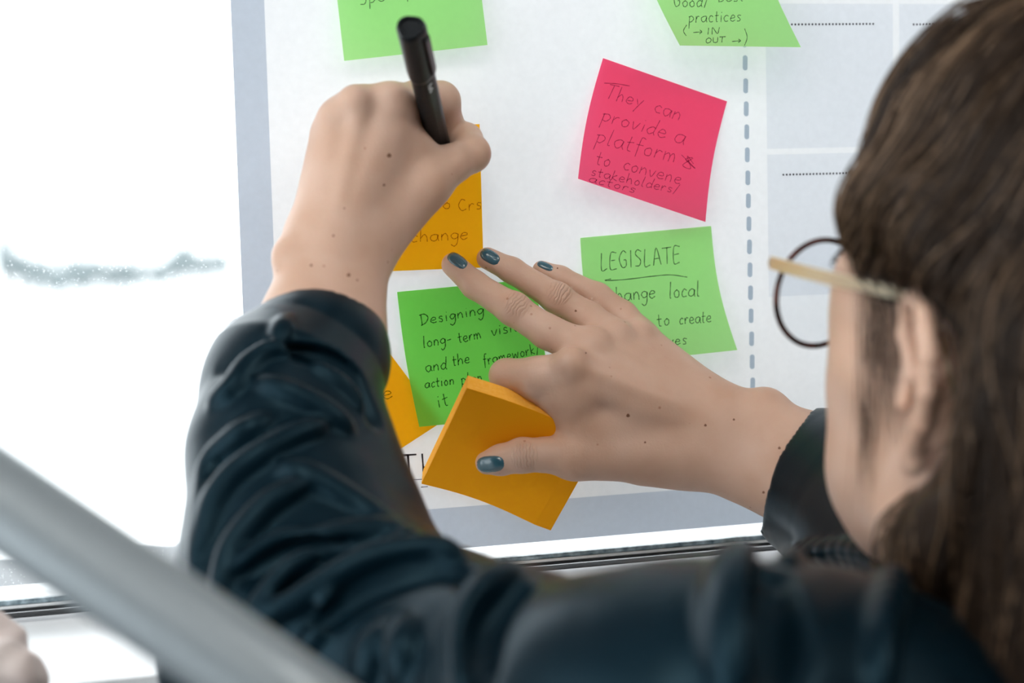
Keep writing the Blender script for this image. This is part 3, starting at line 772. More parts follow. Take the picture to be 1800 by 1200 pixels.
face = Uni([face, Cone(h(0, 92, 24), h(0, 108, -18), 7, 8.5), E(9, 98, -22, 7, 8, 6), E(-9, 98, -22, 7, 8, 6), E(0, 94, -50, 20, 8, 6), E(0, 92, -60, 17, 8, 6.5)], 7)
face = Sub(face, Uni([E(31, 96, 14, 15, 10, 10), E(-31, 96, 14, 15, 10, 10)], 2), 6)
face = Uni([face, E(31, 78, 13, 13, 12, 12), E(-31, 78, 13, 13, 12, 12)], 2)
def ear(s):
    hel = [(70, 2, 6), (72, 6, 20), (75, 2, 33), (79, -8, 38), (84, -19, 33), (86, -25, 20), (85, -24, 6), (81, -18, -8), (77, -10, -18), (74, -5, -24)]
    hx = Uni([Cone(h(s * a[0], a[1], a[2]), h(s * c[0], c[1], c[2]), 3.3, 3.3) for a, c in zip(hel, hel[1:])], 2)
    anti = [(76, -8, 26), (79, -15, 18), (80, -17, 5), (77, -12, -8), (75, -7, -13)]
    ax = Uni([Cone(h(s * a[0], a[1], a[2]), h(s * c[0], c[1], c[2]), 3, 3) for a, c in zip(anti, anti[1:])], 2)
    return Uni([hx, ax, Cone(h(s * 70, -4, 28), h(s * 78, -18, 20), 3.5, 3.0), Cone(h(s * 68, -6, 0), h(s * 78, -18, 4), 4, 3), Ell(h(s * 74, -6, -25), (4.6, 5.5, 7), HB),
                Cone(h(s * 70, 6, 4), h(s * 73, 3, -6), 3.6, 3.2), Cone(h(s * 62, -8, 26), h(s * 68, -10, -14), 8, 7)], 4)
neck_b = Q(1890, 1440, 655); sh_l, sh_r = Q(1225, 1285, 585), np.array([400., 205., 715.])
neck = Uni([Cone(h(0, -12, -20), neck_b, 50, 56), Cone(h(0, -28, 0), neck_b, 45, 52)], 15)
down = np.array([0, 0, -1.0]) @ M3
mid_s = 0.5 * (sh_l + sh_r)
tb = (sh_r - sh_l) / np.linalg.norm(sh_r - sh_l)
fwd_t = np.cross(tb, down); fwd_t /= np.linalg.norm(fwd_t); fwd_t = fwd_t if fwd_t[2] > 0 else -fwd_t
TB = np.stack([tb, fwd_t, down])
chest = mid_s + down * 110 + fwd_t * 5; waist = mid_s + down * 330; hip = mid_s + down * 520
torso = Uni([Ell(chest, (150, 92, 170), TB), Ell(waist, (120, 85, 170), TB), Ell(hip, (150, 105, 120), TB), Cone(neck_b, sh_l + down * 25, 46, 42), Cone(neck_b, sh_r + down * 25, 46, 42)], 40)
el_r = Q(1700, 1090, 740); el_l = H(520, 1125, 168)
up_arms = Uni([Cone(sh_l + down * 12, el_l, 33, 28), Cone(sh_r + down * 20, el_r, 42, 31)], 10)
head = Uni([Uni([face, neck], 14), ear(1), ear(-1)], 2.5)
body = Uni([Uni([head, torso], 30), up_arms], 20)
body = Uni([body, l_hand, r_hand], 8)

person = None
Vb, Qb = mesh_sdf(body, (-190, -175, 470), (560, 760, 1010), 1.5)
person_mesh_world = q2w(Vb)
base_pt = np.array([q2w(hip)[0], q2w(hip)[1], 0.0])
person = empty('person', base_pt, label='person in a dark navy shirt and round glasses writing on a sticky note', cat='person')
child_world(np_mesh('body', person_mesh_world, Qb, M_skin, person), person)

# painted nails on the surface of the fingers
M_nail = mat('blue_grey_nail_polish', (0.035, 0.11, 0.15), 0.22, spec=0.6, Coat_Weight=0.5); bump(M_nail, 200, 0.05)
def nail(cx, cy, a, bb, ang):
    ca, sa = math.cos(math.radians(ang)), math.sin(math.radians(ang)); nr, na = 6, 28
    pix, rr = [], []
    for i in range(nr + 1):
        for j in range(na):
            t = 2 * math.pi * j / na; r = i / nr
            x, y = math.copysign(abs(math.cos(t)) ** .75, math.cos(t)) * a * r, math.copysign(abs(math.sin(t)) ** .75, math.sin(t)) * bb * r
            pix.append((cx + x * ca - y * sa, cy + x * sa + y * ca)); rr.append(r)
    P, miss = shoot(r_hand, pix); G = grad(r_hand, P)
    V = P + G * (0.75 * (1 - np.array(rr) ** 6) - 0.1)[:, None]
    Fc = [(i * na + j, i * na + (j + 1) % na, (i + 1) * na + (j + 1) % na, (i + 1) * na + j) for i in range(nr) for j in range(na)]
    child_world(mesh_obj('fingernail', q2w(V), Fc, M_nail, person, smooth=True), person)['label'] = 'blue-grey painted fingernail'
nail(804, 457, 20, 11, 33); nail(861, 450.5, 19, 11.5, 32); nail(958, 467, 15, 6.5, 23); nail(862, 815.5, 25, 15, -3)
M_mole = mat('mole', (0.2, 0.085, 0.045), 0.6); bump(M_mole, 500, 0.1)
def moles(f, specs):
    specs = [(a, b_, r * 0.8) for a, b_, r in specs]
    pix = [q for px, py, r in specs for q in [(px, py)] + [(px + r * math.cos(t) * (1 + .25 * math.sin(3 * t)), py + r * math.sin(t)) for t in np.linspace(0, 2 * math.pi, 11)[:-1]]]
    P, _ = shoot(f, pix); G = grad(f, P)
    for i in range(len(specs)):
        V = (P + G * np.tile([0.35] + [0.02] * 10, len(specs))[:, None])[i * 11:i * 11 + 11]
        child_world(mesh_obj('mole', q2w(V), [(0, 1 + j, 1 + (j + 1) % 10) for j in range(10)], M_mole, person, smooth=True), person)
moles(l_hand, ((684, 273, 5), (675, 325, 3), (613, 483, 4), (547, 466, 3), (586, 414, 2.5), (628, 492, 2.2), (605, 366, 2)))
moles(r_hand, ((1104, 730, 4), (1240, 747, 3), (1290, 737, 2.5), (1370, 787, 3.2), (1342, 865, 3), (1030, 620, 2), (1134, 777, 2.4), (980, 471, 1.8), (1012, 546, 2.5)))

# ---- eyes and brows
M_eye = mat('eye_white', (0.8, 0.78, 0.76), 0.15); bump(M_eye, 50, 0.02)
M_iris = mat('iris', (0.06, 0.04, 0.03), 0.1); bump(M_iris, 50, 0.02)
M_lip = mat('lip', (0.5, 0.2, 0.18), 0.4); bump(M_lip, 200, 0.1)
def blob(nm, c, r, m, sub=3):
    bm = bmesh.new(); bmesh.ops.create_icosphere(bm, subdivisions=sub, radius=1)
    P = np.array([v.co[:] for v in bm.verts]) * np.array(r)
    Wd = q2w(c + P @ HB)
    for v, w in zip(bm.verts, Wd): v.co = w
    return child_world(bm_obj(nm, bm, m, person, smooth=True), person)
for s in (-1, 1):
    blob('eyeball', h(s * 31, 80.5, 13), (11.5, 11.5, 10), M_eye); blob('iris', h(s * 31, 90.5, 13), (5, 2, 5), M_iris, 2)

# ================================================================== shirt
M_shirt = mat('navy_satin_cotton', (0.006, 0.012, 0.02), 0.37, spec=0.22, Sheen_Weight=0.05, Sheen_Roughness=0.25)
M_shirt.node_tree.nodes['Principled BSDF'].inputs['Specular Tint'].default_value = (0.4, 0.78, 1.0, 1)
M_shirt.node_tree.nodes['Principled BSDF'].inputs['Sheen Tint'].default_value = (0.35, 0.62, 0.8, 1)
noise_mix(M_shirt, (0.0008, 0.0052, 0.0092), (0.0012, 0.0068, 0.0116), 60)
bump(M_shirt, 700, 0.12, 0.0004)
C = lambda a, c: Cone(a[0], c[0], a[1], c[1])
sl = [J(557, 628, 88, 30), J(512, 690, 102, 38), J(502, 800, 125, 42.5), J(525, 950, 150, 48), J(530, 1125, 172, 55)]
sleeve_l = Uni([C(a, c) for a, c in zip(sl, sl[1:])], 8)
drape = Cone(H(555, 760, 116), Q(690, 985, 745), 30, 22)
ua = [(el_l, 56), (Q(640, 1140, 705), 54), (Q(750, 1165, 680), 46), (Q(890, 1204, 645), 43.5), (Q(1075, 1284, 595), 51), (Q(1220, 1291, 585), 54)]
upper_l = Uni([C(a, c) for a, c in zip(ua, ua[1:])], 10)
lap = Uni([Cone(Q(930, 1245, 585), Q(1080, 1280, 580), 36, 50), Cone(Q(900, 1400, 585), Q(1080, 1400, 580), 38, 50), Cone(Q(930, 1245, 585), Q(900, 1400, 585), 36, 38)], 14)
sr = [(H(1444, 852, 84), 39.5), (H(1510, 885, 108), 43), (el_r, 52), (sh_r + down * 20, 56)]
sleeve_r = Uni([C(a, c) for a, c in zip(sr, sr[1:])], 10)
tors = Uni([Ell(chest, (170, 108, 185), TB), Ell(waist, (140, 100, 180), TB), Ell(hip - down * 40, (162, 114, 110), TB), Cone(neck_b, sh_l + down * 12, 58, 54), Cone(neck_b, sh_r + down * 12, 58, 54),
            Cone(Q(1225, 1302, 590), Q(1420, 1300, 610), 55, 52), Cone(Q(1420, 1290, 610), neck_b, 54, 60)], 30)
# collar: a stand round the neck and its folded leaf
def ring(c, rl, rf, du, n=18, tilt=10):
    return [c + rl * math.cos(t) * HB[0] + rf * math.sin(t) * HB[1] + (du + tilt * math.sin(t) * -1) * HB[2] for t in np.linspace(0, 2 * math.pi, n + 1)]
nc = neck_b * 0.55 + h(0, -15, -60) * 0.45
rg1, rg2 = ring(nc, 70, 72, -12), ring(nc, 76, 78, -34)
collar = Uni([Cone(a, c, 6, 6) for a, c in zip(rg1, rg1[1:])] + [Cone(a, c, 9, 9) for a, c in zip(rg2, rg2[1:])], 14)
shirt0 = Uni([Uni([sleeve_l, drape, upper_l], 16), tors, sleeve_r, collar], 20)
# folds: ridges traced where the cloth shows them, laid on the cloth surface
def folds(f, specs, per=4):
    """each spec: pixel points, radius, how deep the ridge is sunk in the cloth"""
    pls = [catmull(p, per) for p, _, _ in specs]
    P, _ = shoot(f, np.concatenate(pls)); G = grad(f, P); out = []; k = 0
    for pl, (_, r, sink) in zip(pls, specs):
        n = len(pl); S = P[k:k + n] - G[k:k + n] * sink; k += n
        rr = [r * (0.35 + 0.65 * math.sin(math.pi * (0.08 + 0.84 * i / (n - 1)))) for i in range(n)]
        out.append([Cone(S[i], S[i + 1], rr[i], rr[i + 1]) for i in range(n - 1)])
    return out
def fold(f, pts, r, sink=1.5): return folds(f, [(pts, r, sink)])[0]
ridge_specs = [
    ([(376, 705), (407, 685), (428, 656), (449, 629), (473, 613), (492, 609), (515, 617)], 3.7, -0.2),
    ([(545, 629), (580, 656), (620, 688), (647, 728)], 2.5, 0.1),
    ([(460, 672), (500, 684), (540, 701), (580, 725), (612, 752)], 2.6, -0.1),
    ([(360, 960), (369, 920), (382, 881), (412, 836), (461, 799), (517, 765), (561, 751)], 3.6, -1.0),
    ([(352, 850), (380, 800), (415, 770), (439, 755), (465, 741)], 3.3, 0.2),
    ([(386, 1047), (405, 975), (442, 922), (480, 881), (532, 853)], 3.6, -1.4),
    ([(499, 821), (540, 832), (592, 862), (660, 907), (705, 941), (727, 956)], 3.0, -0.6),
    ([(424, 997), (472, 967), (506, 954), (547, 954), (592, 945), (641, 934), (690, 938)], 3.0, -1.4),
    ([(440, 1095), (457, 1069), (491, 1024), (525, 990), (570, 964), (592, 947)], 3.1, -1.4),
    ([(462, 1090), (517, 1057), (574, 1027), (630, 997), (686, 979), (754, 971), (799, 979)], 4.3, -2.0),
    ([(540, 1135), (570, 1095), (585, 1065), (581, 1042)], 2.9, -0.2),
    ([(641, 990), (667, 967), (705, 956)], 2.5, -0.4),
    ([(345, 1000), (352, 930), (362, 860), (375, 800)], 3.3, 0.1),
    ([(700, 1190), (708, 1140), (706, 1095)], 6, 1.5),
    ([(640, 1195), (650, 1150), (672, 1110)], 6, 2),
    ([(820, 1210), (826, 1125), (843, 1069), (868, 1030), (900, 1004)], 7, 0),
    ([(1285, 1215), (1288, 1120), (1293, 1030), (1300, 985)], 10, -1.0),
    ([(1545, 1210), (1548, 1120), (1566, 1040), (1562, 995), (1500, 968), (1420, 975), (1385, 990)], 5, -1)]
ridges = sum(folds(shirt0, ridge_specs), [])
groove_specs = [([(391, 644), (440, 626), (492, 604), (540, 614), (600, 648), (636, 692), (660, 738)], 3.5, 1.0),
    ([(440, 1010), (500, 975), (560, 962), (600, 962)], 3, 0.5),
    ([(500, 1052), (580, 1008), (640, 975), (720, 962)], 3, 0.3),
    ([(560, 1100), (640, 1040), (740, 1005), (820, 1005), (860, 1030)], 5, 0.5),
    ([(846, 1210), (852, 1130), (876, 1074), (915, 1034)], 7, 0.5),
    ([(1350, 1200), (1352, 1100), (1356, 1010)], 12, 0)]
grooves = sum(folds(shirt0, groove_specs), [])
peak = [Cone(Q(1292, 1010, 596), Q(1301, 982, 598), 6, 4)]
shirt1 = Uni([shirt0] + ridges + peak, 5.5)
shirt1 = Sub(shirt1, Uni(grooves, 4), 7)
# the turned-back cuff: a thicker band whose lower edge runs in an arc across the sleeve
cp, _ = shoot(shirt0, [(512, 772), (360, 725)])
band = Uni([Cone(H(557, 629, 90), H(522, 684, 101), 34.5, 43), Cone(H(470, 640, 92), H(378, 732, 106), 22, 7)], 12)
cuff_l = Sub(band, Uni([Ell(cp[0], (43, 45, 75)), Cone(cp[0], Q(560, 1000, 760), 40, 75)], 8), 2)
shirt1 = Uni([shirt1, cuff_l], 1.5)
shirt1 = Uni([shirt1] + fold(Uni([shirt0, cuff_l], 1), [(496, 594), (495, 578), (503, 556)], 2.4, 1.4), 5)
# the sleeves are open at the wrist, the collar at the neck
hole = Uni([Cone(H(575, 500, 66), H(560, 640, 88), 30, 27), Cone(H(1280, 788, 60), H(1385, 828, 74), 33, 33), Cone(h(0, -12, -20), neck_b, 55, 58)], 4)
shirt = Sub(shirt1, hole, 3)
def cloth_noise(P):
    return 0.35 * np.sin(P[:, 0] * 0.11 + 1.3 * np.sin(P[:, 1] * 0.06)) * np.sin(P[:, 1] * 0.09 + P[:, 2] * 0.07)
shirt = Grow(shirt, cloth_noise, 1.0)
Vs, Qs = mesh_sdf(shirt, (-200, -60, 440), (620, 760, 960), 1.9)
child_world(np_mesh('shirt', q2w(Vs), Qs, M_shirt, person), person)
# trousers and shoes below the frame
M_trou = mat('dark_trousers', (0.02, 0.022, 0.03), 0.8); bump(M_trou, 500, 0.2)
zf = lambda P, z: w2q(np.array([q2w(P)[0], q2w(P)[1], z]))
tro = [Ell(hip + down * 20, (152, 108, 90), TB)]; shoes = []
for s in (-1, 1):
    hp = hip + tb * s * 75 + down * 40; kn = zf(hip + tb * s * 85 + fwd_t * 10, 0.46); an = zf(hip + tb * s * 90, 0.1)
    tro += [Cone(hp, kn, 82, 56), Cone(kn, an, 56, 42)]
    to = zf(hip + tb * s * 95 + fwd_t * 130, 0.035); he = zf(hip + tb * s * 92 - fwd_t * 30, 0.04)
    shoes.append(Uni([Cone(he, to, 38, 33), Cone(he, zf(hip + tb * s * 92 - fwd_t * 10, 0.1), 38, 36)], 10))
tr_ = Uni(tro, 25)
Vt, Qt = mesh_sdf(tr_, (-200, 250, 250), (620, 1700, 900), 6.0)
child_world(np_mesh('trousers', q2w(Vt), Qt, M_trou, person), person)
M_shoe = mat('black_shoe', (0.02, 0.02, 0.02), 0.4); bump(M_shoe, 200, 0.1)
for s_ in shoes:
    Vx, Qx = mesh_sdf(s_, (-250, 1000, 250), (650, 1800, 1100), 4.0)
    P = q2w(Vx); P[:, 2] = np.maximum(P[:, 2], 0.0)
    child_world(np_mesh('shoe', P, Qx, M_shoe, person), person)

# ================================================================== hair
M_hair = bpy.data.materials.new('brown_hair'); M_hair.use_nodes = True
N, L, b = nodes(M_hair)
b.inputs['Roughness'].default_value = 0.36; b.inputs['Specular IOR Level'].default_value = 0.26
at = N.new('ShaderNodeAttribute'); at.attribute_name = 'tone'
cr = N.new('ShaderNodeValToRGB')
cr.color_ramp.elements[0].color = (0.013, 0.0075, 0.0045, 1); cr.color_ramp.elements[1].color = (0.30, 0.19, 0.115, 1)
e = cr.color_ramp.elements.new(0.55); e.color = (0.055, 0.032, 0.019, 1)
L.new(at.outputs['Fac'], cr.inputs[0]); L.new(cr.outputs[0], b.inputs['Base Color'])
cap = Sub(Uni([E(0, -14, 55, 73, 94, 95), E(0, 8, 76, 66, 80, 74)], 10), Uni([E(0, 118, 0, 90, 62, 78), E(0, 75, -60, 120, 78, 78)], 10), 8)
mane = Uni([Cone(h(56, -62, 30), h(46, -66, -120), 27, 32), Cone(h(-56, -62, 30), h(-46, -66, -120), 27, 32), Cone(h(0, -75, 20), h(0, -80, -150), 48, 46), Cone(h(57, -50, 5), h(56, -14, -60), 20, 20), Cone(h(56, -14, -60), h(48, 4, -112), 20, 25), Cone(h(-57, -50, 5), h(-56, -14, -60), 20, 20), Cone(h(-56, -14, -60), h(-48, 4, -112), 20, 25),
            Cone(h(30, -70, 0), h(28, -80, -140), 42, 42), Cone(h(-30, -70, 0), h(-28, -80, -140), 42, 42)], 18)
side = Uni([Cone(h(s_ * 63, 34, 62), h(s_ * 66, 24, 40), 13, 7) for s_ in (1, -1)] + [Cone(h(s_ * 66, 6, 66), h(s_ * 70, -18, 50), 15, 11) for s_ in (1, -1)], 10)
hairmass = Uni([cap, mane, side], 16)
Vh, Qh = mesh_sdf(hairmass, HO - 260, HO + 260, 3.0)
rs = np.random.RandomState(7)
NS, NK = 9000, 26
cand = Vh[rs.choice(len(Vh), NS)]
lc = loc(cand)
def flow(P):
    l = loc(P); s = np.sign(l[:, 0])
    d = np.zeros_like(l)
    top = np.clip((l[:, 2] - 25) / 70, 0, 1)
    d[:, 2] = -1.0
    d[:, 0] = s * top * 0.9
    d[:, 1] = np.where(l[:, 2] > 40, 0.55 * np.clip((l[:, 1] + 60) / 80, 0, 1), -0.75 * np.clip((l[:, 1] + 35) / 40, 0, 1)) + 0.1 * np.sin(l[:, 2] * 0.06 + l[:, 0] * .05)
    d[:, 0] += 0.22 * np.sin(l[:, 2] * 0.07 + l[:, 1] * 0.05)
    return d @ HB
P = cand.copy(); path = [P.copy()]
off = 0.6 + 3.2 * rs.rand(NS) ** 1.5
lockp = np.sin(lc[:, 1] * 0.24 + lc[:, 0] * .12 + 0.9 * np.sin(lc[:, 2] * .07)) * 4.5
off = off + np.clip(lockp, 0, None)
stepl = rs.uniform(3.2, 5.4, NS)
rsn = rs.normal(0, 0.16, (NS, 3))
for k in range(NK - 1):
    d = flow(P) + rsn; G = grad(hairmass, P, 1.0)
    d = d - G * np.einsum('ij,ij->i', d, G)[:, None]
    d /= np.linalg.norm(d, axis=1)[:, None] + 1e-9
    P = P + d * stepl[:, None]
    lv = hairmass.val(P); tgt = off * min(1, (k + 2) / 6)
    P = P - grad(hairmass, P, 1.0) * np.clip(lv - tgt, -2.5, 2.5)[:, None]
    path.append(P.copy())
S = np.stack(path, 1)                                 # strands x points x 3
ls = loc(S.reshape(-1, 3)).reshape(NS, NK, 3)
bad = ((ls[..., 2] < 38) & (ls[..., 2] > -34) & (ls[..., 1] > -34) & (np.abs(ls[..., 0]) > 40)) | ((ls[..., 2] < 70) & (ls[..., 1] > 66)) | ((ls[..., 1] > 88) & (ls[..., 2] < 95))
first = np.where(bad.any(1), bad.argmax(1), NK)       # strands end where ear and face begin
for k in range(1, NK):
    m_ = k >= first; S[m_, k] = S[m_, k - 1] + (S[m_, k] - S[m_, k - 1]) * 0.02
keep = first > 4
S = S[keep]; lc = lc[keep]; NS = len(S)
tone = np.clip(0.30 + 0.18 * lockp[keep] / 4.5 + 0.30 * np.sin(lc[:, 1] * 0.15 + lc[:, 2] * .05 + 2 * np.sin(lc[:, 0] * .08)) + rs.normal(0, 0.15, NS), 0, 1)  # strand colour varies; lock crests are lightened, a highlight put into the colour
# wisps: fine loose hair along the temple, cheek and crown
wis = []
for a, c, e_ in (((72, 30, 42), (74, 22, 8), (66, 26, -50)), ((71, 36, 40), (72, 30, 0), (62, 34, -60)), ((72, 24, 36), (75, 14, 10), (73, 6, -20)), ((71, 18, 38), (75, 8, 14), (75, 4, -10)),
                 ((72, 28, 36), (74, 20, 16), (74, 12, -6))):
    for k in range(22):
        j = rs.normal(0, 2.6, 3); wis.append((np.array(a) + j, np.array(c) + j * 1.2, np.array(e_) + rs.normal(0, 4, 3)))
for k in range(26):
    f_ = rs.uniform(-10, 66); u_ = rs.uniform(60, 128)
    a_ = loc(project(hairmass, np.array([h(70, f_, u_)]), 5))[0]
    wis.append((a_, a_ + np.array([rs.uniform(3, 6), 4, -4]), a_ + np.array([rs.uniform(1, 6), 8, -rs.uniform(8, 20)])))
WS = []
for a, c, e_ in wis:
    t = np.linspace(0, 1, NK)[:, None]; a, c, e_ = map(np.array, (a, c, e_))
    WS.append((HO + ((1 - t) ** 2 * a + 2 * t * (1 - t) * c + t * t * e_) @ HB))
S = np.concatenate([S, np.array(WS)]); tone = np.concatenate([tone, np.full(len(WS), 0.45)])
n = len(S)
T = np.gradient(S, axis=1); T /= np.linalg.norm(T, axis=2, keepdims=True) + 1e-9
ref = np.array([0.3, 0.2, 0.93]); A = np.cross(T, ref); A /= np.linalg.norm(A, axis=2, keepdims=True) + 1e-9
Bn = np.cross(T, A)
wid = np.concatenate([rs.uniform(0.28, 0.62, NS), np.full(len(WS), 0.12)])
tap = np.sin(np.pi * np.linspace(0.12, 0.97, NK)) ** 0.5
vv = np.stack([S + (wid[:, None] * tap)[..., None] * (math.cos(a) * A + math.sin(a) * Bn) for a in (0, 2.094, 4.189)], 2)   # n,NK,3,3
V = q2w(vv.reshape(-1, 3)); idx = np.arange(n * NK * 3).reshape(n, NK, 3)
Fq = np.concatenate([np.stack([idx[:, :-1, j], idx[:, :-1, (j + 1) % 3], idx[:, 1:, (j + 1) % 3], idx[:, 1:, j]], -1).reshape(-1, 4) for j in range(3)])
Vall = np.concatenate([q2w(Vh), V]); Fall = np.concatenate([Qh, Fq + len(Vh)])
hair = np_mesh('hair', Vall, Fall, M_hair, person)
child_world(hair, person)
tn = np.concatenate([np.full(len(Vh), 0.12), np.repeat(tone, NK * 3)]).astype(np.float32)
atr = hair.data.attributes.new('tone', 'FLOAT', 'POINT'); atr.data.foreach_set('value', tn)
for s in (-1, 1):                                     # eyebrows
    V, Fc = [], []
    for k in range(60):
        a = rs.uniform(18, 48); c0 = project(face, np.array([h(s * a, 88 - (a - 18) * .35, 31 + 5 * math.sin((a - 10) / 40 * 3.1) + rs.normal(0, 1.6))]), 3)[0]
        v_, f_ = tube_mesh([q2w(c0), q2w(c0 + HB[0] * s * 3 + HB[2] * 1.2 + HB[1] * .8), q2w(c0 + HB[0] * s * 6 - HB[1] * 1.0 + HB[2] * .6)], [.0003, .0003, .0001], 4)
        k0 = len(V); V += v_; Fc += [tuple(i + k0 for i in q) for q in f_]
    child_world(mesh_obj('eyebrow', V, Fc, M_hair, person), person)

# ================================================================== glasses
M_gold = mat('pale_gold_metal', (1.0, 0.89, 0.66), 0.28, 1.0); bump(M_gold, 400, 0.05)
M_tort = mat('dark_tortoiseshell', (0.03, 0.008, 0.006), 0.2); noise_mix(M_tort, (0.008, 0.004, 0.004), (0.09, 0.02, 0.012), 120)
M_lens = bpy.data.materials.new('lens_glass'); M_lens.use_nodes = True
N, L, b = nodes(M_lens)
tr = N.new('ShaderNodeBsdfTransparent'); tr.inputs[0].default_value = (0.97, 0.98, 0.99, 1)
gl = N.new('ShaderNodeBsdfGlossy'); gl.inputs['Roughness'].default_value = 0.02; fr = N.new('ShaderNodeFresnel'); fr.inputs[0].default_value = 1.25; m1 = N.new('ShaderNodeMixShader')
L.new(fr.outputs[0], m1.inputs[0]); L.new(tr.outputs[0], m1.inputs[1]); L.new(gl.outputs[0], m1.inputs[2]); L.new(m1.outputs[0], N['Material Output'].inputs['Surface'])
hinge = loc(Q(1355, 461, 729)); earp = loc(Q(1592, 517, 634))
specs = empty('eyeglasses', q2w(h(0, hinge[1], hinge[2] - 14)), label='round dark-rimmed glasses with gold temples worn on the face', cat='glasses')
RC = hinge + np.array([-27.5, 1.0, -15]); RR = 23.5
for s in (1, -1):
    cpt = [h(s * (RC[0] + RR * math.cos(t)), RC[1] - 0.0016 * (RR * math.cos(t)) ** 2, RC[2] + RR * math.sin(t)) for t in np.linspace(0, 2 * math.pi, 49)[:-1]]
    V, Fc = tube_mesh(q2w(np.array(cpt)), 0.0013, 10, closed=True)
    child_world(mesh_obj('rim', V, Fc, M_tort, specs, smooth=True), specs)
    V = [q2w(h(s * (RC[0] + RR * r * math.cos(t)), RC[1] - 0.0016 * (RR * r * math.cos(t)) ** 2 + dy, RC[2] + RR * r * math.sin(t))) for dy in (-.6, .6) for r in (0.02, .5, .97) for t in np.linspace(0, 2 * math.pi, 33)[:-1]]
    Fc = [(d * 96 + i * 32 + j, d * 96 + i * 32 + (j + 1) % 32, d * 96 + (i + 1) * 32 + (j + 1) % 32, d * 96 + (i + 1) * 32 + j) for d in (0, 1) for i in (0, 1) for j in range(32)]
    child_world(mesh_obj('lens', V, Fc, M_lens, specs, smooth=True), specs)
    # temple: a flat gold bar, then hooked down behind the ear
    hp, ep = hinge * np.array([s, 1, 1]), earp * np.array([s, 1, 1])
    c1 = [hp + (ep - hp) * t + np.array([s * 3.0 * math.sin(math.pi * t), 0, 0]) for t in np.linspace(0, 1, 12)] + [ep + np.array([-s * 2, -12, -6]), ep + np.array([-s * 4, -20, -18]), ep + np.array([-s * 6, -24, -32])]
    V, Fc = [], []
    for i, p in enumerate(c1):
        hh = 2.7 if i < 8 else 2.2
        for dl, du in ((-.7, -hh), (.7, -hh), (.7, hh), (-.7, hh)): V.append(q2w(h(p[0] + dl, p[1], p[2] + du)))
    Fc = [(4 * i + j, 4 * i + (j + 1) % 4, 4 * i + 4 + (j + 1) % 4, 4 * i + 4 + j) for i in range(len(c1) - 1) for j in range(4)] + [(3, 2, 1, 0), tuple(4 * (len(c1) - 1) + j for j in range(4))]
    child_world(mesh_obj('temple', V, Fc, M_gold, specs), specs)['label'] = 'flat polished gold temple'
    V, Fc = tube_mesh(q2w(np.array([h(s * hinge[0], hinge[1], hinge[2]), h(s * (hinge[0] - 2.5), hinge[1] + 2.0, hinge[2] - 1), h(s * (hinge[0] - 7), hinge[1] + 1.5, hinge[2] - 4)])), .0014, 8)
    child_world(mesh_obj('hinge', V, Fc, M_gold, specs, smooth=True), specs)
    V, Fc = tube_mesh(q2w(np.array([h(s * (RC[0] - RR * .96), RC[1], RC[2] + 3), h(s * 10, RC[1] - 5, RC[2] - 2), h(s * 9.5, RC[1] - 7, RC[2] - 8)])), [.0006, .0006, .0018], 8)
    child_world(mesh_obj('nose_pad', V, Fc, M_gold, specs, smooth=True), specs)
x_ = RC[0] - RR
V, Fc = tube_mesh(q2w(np.array([h(x_ * (1 - 2 * t), RC[1] + 2 * math.sin(math.pi * t), RC[2] + 6 + 3 * math.sin(math.pi * t)) for t in np.linspace(0, 1, 9)])), .0012, 8)
child_world(mesh_obj('bridge', V, Fc, M_gold, specs, smooth=True), specs)

# ================================================================== pen
M_pblack = mat('matt_black_plastic', (0.006, 0.008, 0.01), 0.36, spec=0.25); bump(M_pblack, 500, 0.08)
M_pwhite = mat('white_print', (0.75, 0.8, 0.82), 0.6); bump(M_pwhite, 300, 0.05)
pt_tip, pt_top = H(788, 328, 2.4), H(721, 46, 112)
ax = pt_top - pt_tip; PL = np.linalg.norm(ax); ax = ax / PL
toc = -pt_top / np.linalg.norm(pt_top)                # towards the camera
sd = np.cross(ax, toc); sd /= np.linalg.norm(sd); fr_ = np.cross(sd, ax)
if sd[0] < 0: sd, fr_ = -sd, fr_
fr_ = fr_ if fr_ @ toc > 0 else -fr_
pen = empty('felt_pen', q2w(pt_tip), label='black triangular felt pen with a clip cap held in the fist', cat='pen')
ROT = 0.4
def tri(r, rot=ROT, n=24, rnd=0.42):
    """rounded triangle outline, corner radius a share of r"""
    out = []
    for j in range(n):
        t = 2 * math.pi * j / n
        c = round((t - rot - math.pi / 2) / (2 * math.pi / 3)) * 2 * math.pi / 3 + rot + math.pi / 2
        out.append((r * ((1 - rnd) * .9 * math.cos(c) * 0.5 + (0.5 + rnd * .5) * math.cos(t)), r * ((1 - rnd) * .9 * math.sin(c) * 0.5 + (0.5 + rnd * .5) * math.sin(t))))
    return out
def loft(nm, secs, m, parent, rot=ROT, n=24):
    V, Fc = [], []
    for s, r in secs:
        for a, c in tri(r, rot, n): V.append(q2w(pt_tip + ax * s + sd * a + fr_ * c))
    for i in range(len(secs) - 1):
        for j in range(n): Fc.append((i * n + j, i * n + (j + 1) % n, (i + 1) * n + (j + 1) % n, (i + 1) * n + j))
    Fc.append(tuple(range(n))); Fc.append(tuple((len(secs) - 1) * n + j for j in range(n)))
    o = child_world(mesh_obj(nm, V, Fc, m, parent), pen if parent is pen else parent)
    return o
loft('barrel', [(9, 2.6), (14, 4.6), (30, 6.1), (PL - 32, 6.6)], M_pblack, pen)
loft('tip', [(0, .5), (3, .7), (3.2, 1.6), (9, 2.6)], M_pblack, pen)
loft('cap', [(PL - 37, 6.7), (PL - 34.5, 7.6), (PL - 2.5, 7.5), (PL, 6.7), (PL - .05, 5.6), (PL - 1.6, 5.0), (PL - 1.7, 0.2)], M_pblack, pen)
